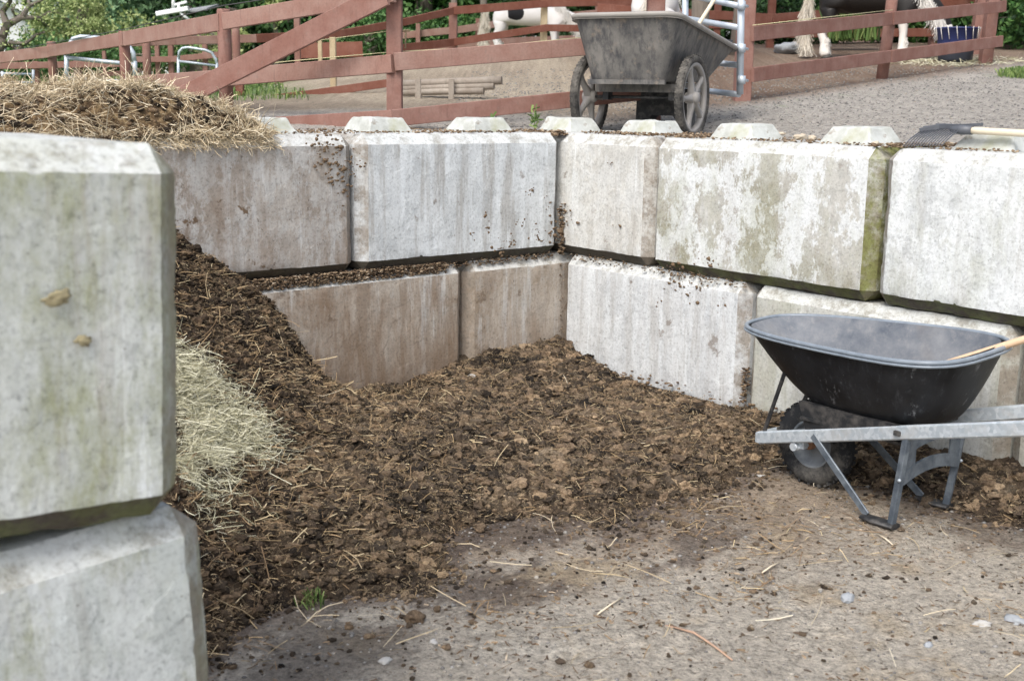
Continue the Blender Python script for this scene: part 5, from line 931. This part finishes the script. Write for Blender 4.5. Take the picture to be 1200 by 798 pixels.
# left background
tree('dark broad tree rising behind the light green tree at the left', tp(125, 50), blobset(9, 1.9, 1.5, 1.6, 7.5, 1.9, 3), 15000, .26, 'leafmid', .3)
tree('blue green layered tree behind the nearest round fence posts', tp(160, 40), blobset(9, 1.9, 1.2, 1., 6.5, 1.5, 5), 15000, .22, 'leafblue', .3)
tree('dark tree partly hiding the small shed roof', tp(222, 38), blobset(8, 1.5, 1.2, 2.6, 7, 1.4, 6), 11000, .22, 'leafdark', .25)
tree('pale yellow green bushy tree left of the blue green one', tp(98, 30), blobset(8, .6, 1., .7, 1.8, .5, 8), 9000, .08, 'leaflight', .15)
tree('yellow green shrub beside the white garden wall', tp(215, 27), blobset(7, 1.2, .6, .35, .9, .5, 9), 5000, .10, 'leaflight', .06, 'shrub', 'shrub')
tree('dark green shrub low behind the field fence', tp(120, 26), blobset(8, 1.8, .6, .3, .6, .5, 10), 6000, .10, 'leafmid', .06, 'shrub', 'shrub')
tree('low dark shrub beneath the house windows', tp(25, 28), blobset(7, 1.2, .5, .25, .45, .4, 11), 4500, .10, 'leafmid', .06, 'shrub', 'shrub')
# gnarled apple tree at the left edge
def apple():
    b = at(-12, 95, 19); T = thing('apple_tree', (b[0], b[1], gh(b[0], b[1])), 'gnarled sparse apple tree with bare grey branches at the left edge', 'apple tree'); o = tuple(T.location); s = MB()
    def q(px, py, dy=0): return np.array(at(px, py, 19+dy))-np.array(o)
    base = np.array([0, 0, -.1]); s.tube([base, q(-8, 62), q(2, 45)], [.17, .13, .10], 10)
    for pts, r in [([(-8, 62), (8, 52), (22, 58), (32, 48)], .06), ([(2, 45), (8, 30), (26, 20), (45, 22), (55, 32)], .07), ([(8, 30), (3, 14), (12, 2), (4, -14)], .06), ([(26, 20), (34, 8), (33, -10)], .045), ([(12, 50), (30, 52), (44, 40), (52, 38)], .035),
                   ([(34, 8), (46, 2), (60, -6)], .03), ([(-8, 62), (-4, 70), (12, 64)], .03), ([(20, 22), (14, 12), (20, 4)], .025), ([(45, 22), (58, 14), (66, 16)], .02)]:
        n_ = len(pts); s.tube([q(x, y, .3*math.sin(i*2.1+r*90)) for i, (x, y) in enumerate(pts)], [r*(1-.6*i/(n_-1)) for i in range(n_)], 8)
    s.build('trunk', M['bark'], T); P = []
    for px, py, w in [(25, 38, 9), (10, 10, 10), (45, 12, 9), (60, 25, 7), (5, 55, 7), (30, 2, 9), (50, 55, 6), (35, 68, 6), (15, 75, 5), (60, 5, 8), (75, 12, 5), (0, 30, 5)]:
        k = w*11; P.append(q(px, py)+rng.normal(size=(k, 3))*np.array([.13, .3, .09])*(1+rng.random((k, 1))))
    v, f = leafs(np.concatenate(P), .055); npmesh('crown', v, f, M['leaflight'], False, T)
apple()
# dark wood behind the paddocks: individual broad trees, then the shrub belt
k = 0
for px, Y, W_, nm, lf in [(262, 33, 1.8, 'dark tree right of the shed roof, over the near round post', 'leafdark'), (330, 30, 1.8, 'dense tree above the diagonal brace', 'leafdark'), (415, 31, 2., 'dense tree behind the top of the diagonal brace', 'leafdark'), (495, 29, 1.7, 'mid green tree right of the square post', 'shrub'),
                          (585, 30, 2., 'dark tree rising behind the white pony\'s rump', 'leafdark'), (690, 29, 2., 'dark tree rising behind the white pony\'s head', 'leafdark'), (800, 27, 2., 'dark tree behind the steel gate', 'leafdark'), (905, 25, 1.9, 'dark tree right of the steel gate', 'leafdark'), (1010, 25, 1.9, 'dark tree above the black pony\'s back', 'leafdark'), (1110, 25, 1.9, 'dark tree above the blue feed tub', 'leafdark'), (1215, 24, 1.9, 'dark tree at the top right corner', 'leafdark')]:
    k += 1; tree(nm, tp(px, Y), blobset(11, W_, 1.1, .5, 4.6, 1.15, 40+k), 13000, .17, lf, .2)
tree('light green shrub glimpsed beneath the top rail right of the round post', tp(324, 24), blobset(3, .12, .2, .3, 1.6, .25, 71), 1200, .09, 'leaflight', .05, 'shrub', 'shrub')
for px, Y, z1, lb, lf, nl in [(1190, 17.2, 1.0, 'glossy green shrub right of the fence end at the right edge', 'shrub', 9000), (1120, 18.4, .8, 'green shrub behind the blue feed tub', 'shrub', 6000), (1040, 18.6, .5, 'low green shrub behind the black pony\'s front legs', 'leafdark', 5000), (930, 18.6, .55, 'low dark shrub left of the black pony\'s tail', 'leafdark', 5500), (1245, 16., 1.2, 'tall shrub cut by the right edge', 'shrub', 6000),
                              (500, 25, .8, 'leafy bush behind the corner fence post', 'shrub', 5000), (430, 24.5, .8, 'leafy bush right of the diagonal brace', 'leafmid', 4500), (620, 26, 1., 'bush behind the white pony\'s back', 'leafdark', 5000)]:
    tree(lb, tp(px, Y), blobset(8, .95, .35, .2, z1, .42, int(px)), nl, .085, lf, .05, 'shrub', 'shrub')
# bare trunks standing in the paddock
for px, Y, r, lb in [(817, 14.5, .105, 'stout bare tree trunk seen between the gate bars'), (862, 15.5, .07, 'slimmer tree trunk just left of the gate post'), (566, 23.8, .07, 'slim pale trunk behind the faded back fence'), (531, 19.5, .05, 'thin dark trunk above the corner fence post')]:
    p = at(px, 60, Y); g = gh(p[0], p[1]); T = thing('tree', (p[0], p[1], g), lb, 'tree'); s = MB(); s.tube([(0, 0, -.1), (.02, 0, .5), (-.02, .02, 1.8), (.05, 0, 3.6), (0, 0, 5.)], [r*1.35, r, r*.92, r*.7, r*.4], 12)
    for a in range(4): s.tube([(0, 0, 3.+a*.4), (math.cos(a*1.7)*.6, math.sin(a*1.7)*.6, 3.9+a*.4)], [r*.4, r*.15], 6)
    s.build('trunk', M['bark'], T); P = np.array([0, 0, 4.8])+rng.normal(size=(2500, 3))*np.array([.7, .7, .5]); v, f = leafs(P, .14); npmesh('crown', v, f, M['leafdark'], False, T)
# far wood closing the view
P = []
for _ in range(170):
    a = rng.uniform(-.30, .62); D = rng.uniform(46, 56); x = math.sin(a)*D; y = math.cos(a)*D; lowz = 3.2; hi = 6.5 if a > -.12 else 3.6; hi += 3*(a > -.1); c = np.array([x, y, rng.uniform(lowz-.5, hi+2)]); P.append(c+rng.normal(size=(260, 3))*np.array([1.7, .8, 1.2]))
v, f = leafs(np.concatenate(P), .55); setp(npmesh('far_wood', v, f, M['leafdark']), 'dark wood closing the view behind the paddocks', 'woodland', kind='stuff')

# ------------------------------------------------------------------ buildings
def house():
    Y = 42; p = at(20, 92, Y); g = gh(p[0], p[1]); T = thing('house', (p[0], p[1], g), 'white gabled house behind the apple tree at the left', 'house', .25); L = 4.2; hgt = 1.75
    s = MB(); s.box((-1.6, 2.5, hgt/2), (5.2, 5, hgt)); s.add([(-4.2, 0.01, hgt), (1.0, 0.01, hgt), (-1.6, .01, hgt+1.35), (-4.2, 5, hgt), (1., 5, hgt), (-1.6, 5, hgt+1.35)], [(0, 1, 2), (5, 4, 3), (0, 2, 5, 3), (1, 4, 5, 2)]); s.build('wall', M['white'], T)
    for sx in (-1, 1):
        s = MB(); x1 = -1.6+sx*3.1; v = [(-1.6, -.45, hgt+1.47), (x1, -.45, hgt-.14), (x1, 5.3, hgt-.14), (-1.6, 5.3, hgt+1.47)]; s.add(v+[(a, b, c+.09) for a, b, c in v], [(0, 1, 2, 3), (7, 6, 5, 4), (0, 4, 5, 1), (1, 5, 6, 2), (2, 6, 7, 3), (3, 7, 4, 0)]); r = s.build('roof', M['roof'], T)
        s = MB(); s.beam((-1.6, -.48, hgt+1.50), (x1, -.48, hgt-.10), .04, .2); s.build('fascia', M['white'], r)
    for cx, cz, w, h in ((-.1, .75, .55, .6), (.62, .75, .3, .6), (-1.1, .75, .55, .6), (-2.2, .75, .55, .6), (-.9, 1.75, .6, .5)):
        s = MB(); s.box((cx, -.03, cz), (w, .06, h)); fo = s.build('window', M['white'], T); s = MB(); s.box((cx-w*.22, -.055, cz), (w*.36, .03, h*.84)); s.box((cx+w*.22, -.055, cz), (w*.36, .03, h*.84)); s.build('pane', M['glass'], fo)
house()
def shed():
    a = at(190, 19, 27); b = at(238, 9, 24); g = gh(a[0], a[1]); T = thing('shed', (a[0]+.3, a[1]+.3, g), 'small shed with a pale gutter and bent white pipe above the nearest fence', 'shed'); o = tuple(T.location)
    A = np.array(a)-o; B = A+np.array([.85, -.1, .08]); s = MB(); s.box(((A[0]+B[0])/2+.25, .6, A[2]/2-.1), (1.3, 1.2, A[2]-.1)); s.build('wall', M['greywood'], T)
    v = [A+(-.05, -.1, 0), B+(.2, -.1, .04), B+(.15, 1.2, .22), A+(.2, 1.2, .18)]; s = MB(); s.add(v+[q+np.array([0, 0, .05]) for q in v], [(0, 1, 2, 3), (7, 6, 5, 4), (0, 4, 5, 1), (1, 5, 6, 2), (2, 6, 7, 3), (3, 7, 4, 0)]); s.build('roof', M['roof'], T)
    s = MB(); s.beam(A+(-.08, -.14, .03), B+(-.2, -.14, .07), .09, .10); s.build('gutter', M['white'], T)
    q = lambda px, py: np.array(at(px, py, 26.8))-o
    s = MB(); s.tube([q(222, 24), q(214, 18), q(209, 13), q(209.5, 5)], .03, 8); s.beam(q(203, 6.5), q(219, 2.5), .05, .05); s.tube([q(203, 12), q(203, -8)], .035, 8); s.tube([q(203, 12), q(208, 14)], .03, 8); s.build('vent_pipe', M['white'], T)
shed()
def gwall():
    a, b = at(158, 72, 31), at(268, 70, 31); g = gh((a[0]+b[0])/2, a[1]); T = thing('garden_wall', (a[0], a[1], g), 'low white garden wall behind the yellow green shrub', 'wall'); s = MB(); s.beam((a[0], a[1], (g+2.6)/2-.1), (b[0], b[1], (g+2.6)/2-.1), .15, 2.6-g+.2); s.build('panel', M['white'], T, off=tuple(T.location))
    s = MB(); s.beam((a[0]-.05, a[1], 2.64), (b[0]+.05, b[1], 2.64), .24, .06); s.build('coping', M['roof'], T, off=tuple(T.location))
gwall()

# ------------------------------------------------------------------ light, sky, camera
SUN_EL, SUN_AZ = math.radians(52), math.radians(205)      # azimuth measured clockwise from +Y
w = bpy.data.worlds.new('World'); scene.world = w; w.use_nodes = True; nt = w.node_tree; bg = nt.nodes['Background']; bg.inputs[1].default_value = .15
sky = nt.nodes.new('ShaderNodeTexSky'); sky.sky_type = 'NISHITA'; sky.sun_disc = False; sky.sun_elevation = SUN_EL; sky.sun_rotation = SUN_AZ; sky.air_density = 1.; sky.dust_density = 4.; sky.ozone_density = 1.
hs = nt.nodes.new('ShaderNodeHueSaturation'); hs.inputs['Saturation'].default_value = .62; nt.links.new(sky.outputs[0], hs.inputs['Color']); nt.links.new(hs.outputs[0], bg.inputs[0])
sl = bpy.data.lights.new('sun', 'SUN'); sl.energy = 1.3; sl.angle = math.radians(25); sl.color = (1, .96, .90); so = bpy.data.objects.new('sun', sl); COL.objects.link(so)
dirv = Vector((math.sin(SUN_AZ)*math.cos(SUN_EL), math.cos(SUN_AZ)*math.cos(SUN_EL), math.sin(SUN_EL))); so.rotation_euler = dirv.to_track_quat('Z', 'Y').to_euler()
cam = bpy.data.cameras.new('camera'); cam.sensor_width = 36; cam.lens = FPX*36/1200; cam.clip_end = 1000; cam.clip_start = .05
cam.dof.use_dof = True; cam.dof.focus_distance = 6.3; cam.dof.aperture_fstop = 4.2
co = bpy.data.objects.new('camera', cam); COL.objects.link(co); mw = Matrix(((Rt[0], Up[0], -Fw[0], 0), (Rt[1], Up[1], -Fw[1], 0), (Rt[2], Up[2], -Fw[2], CH), (0, 0, 0, 1))); co.matrix_world = mw
scene.camera = co
scene.view_settings.view_transform = 'Standard'; scene.view_settings.look = 'None'; scene.view_settings.exposure = .74; scene.view_settings.gamma = 1
scene.view_settings.use_curve_mapping = False
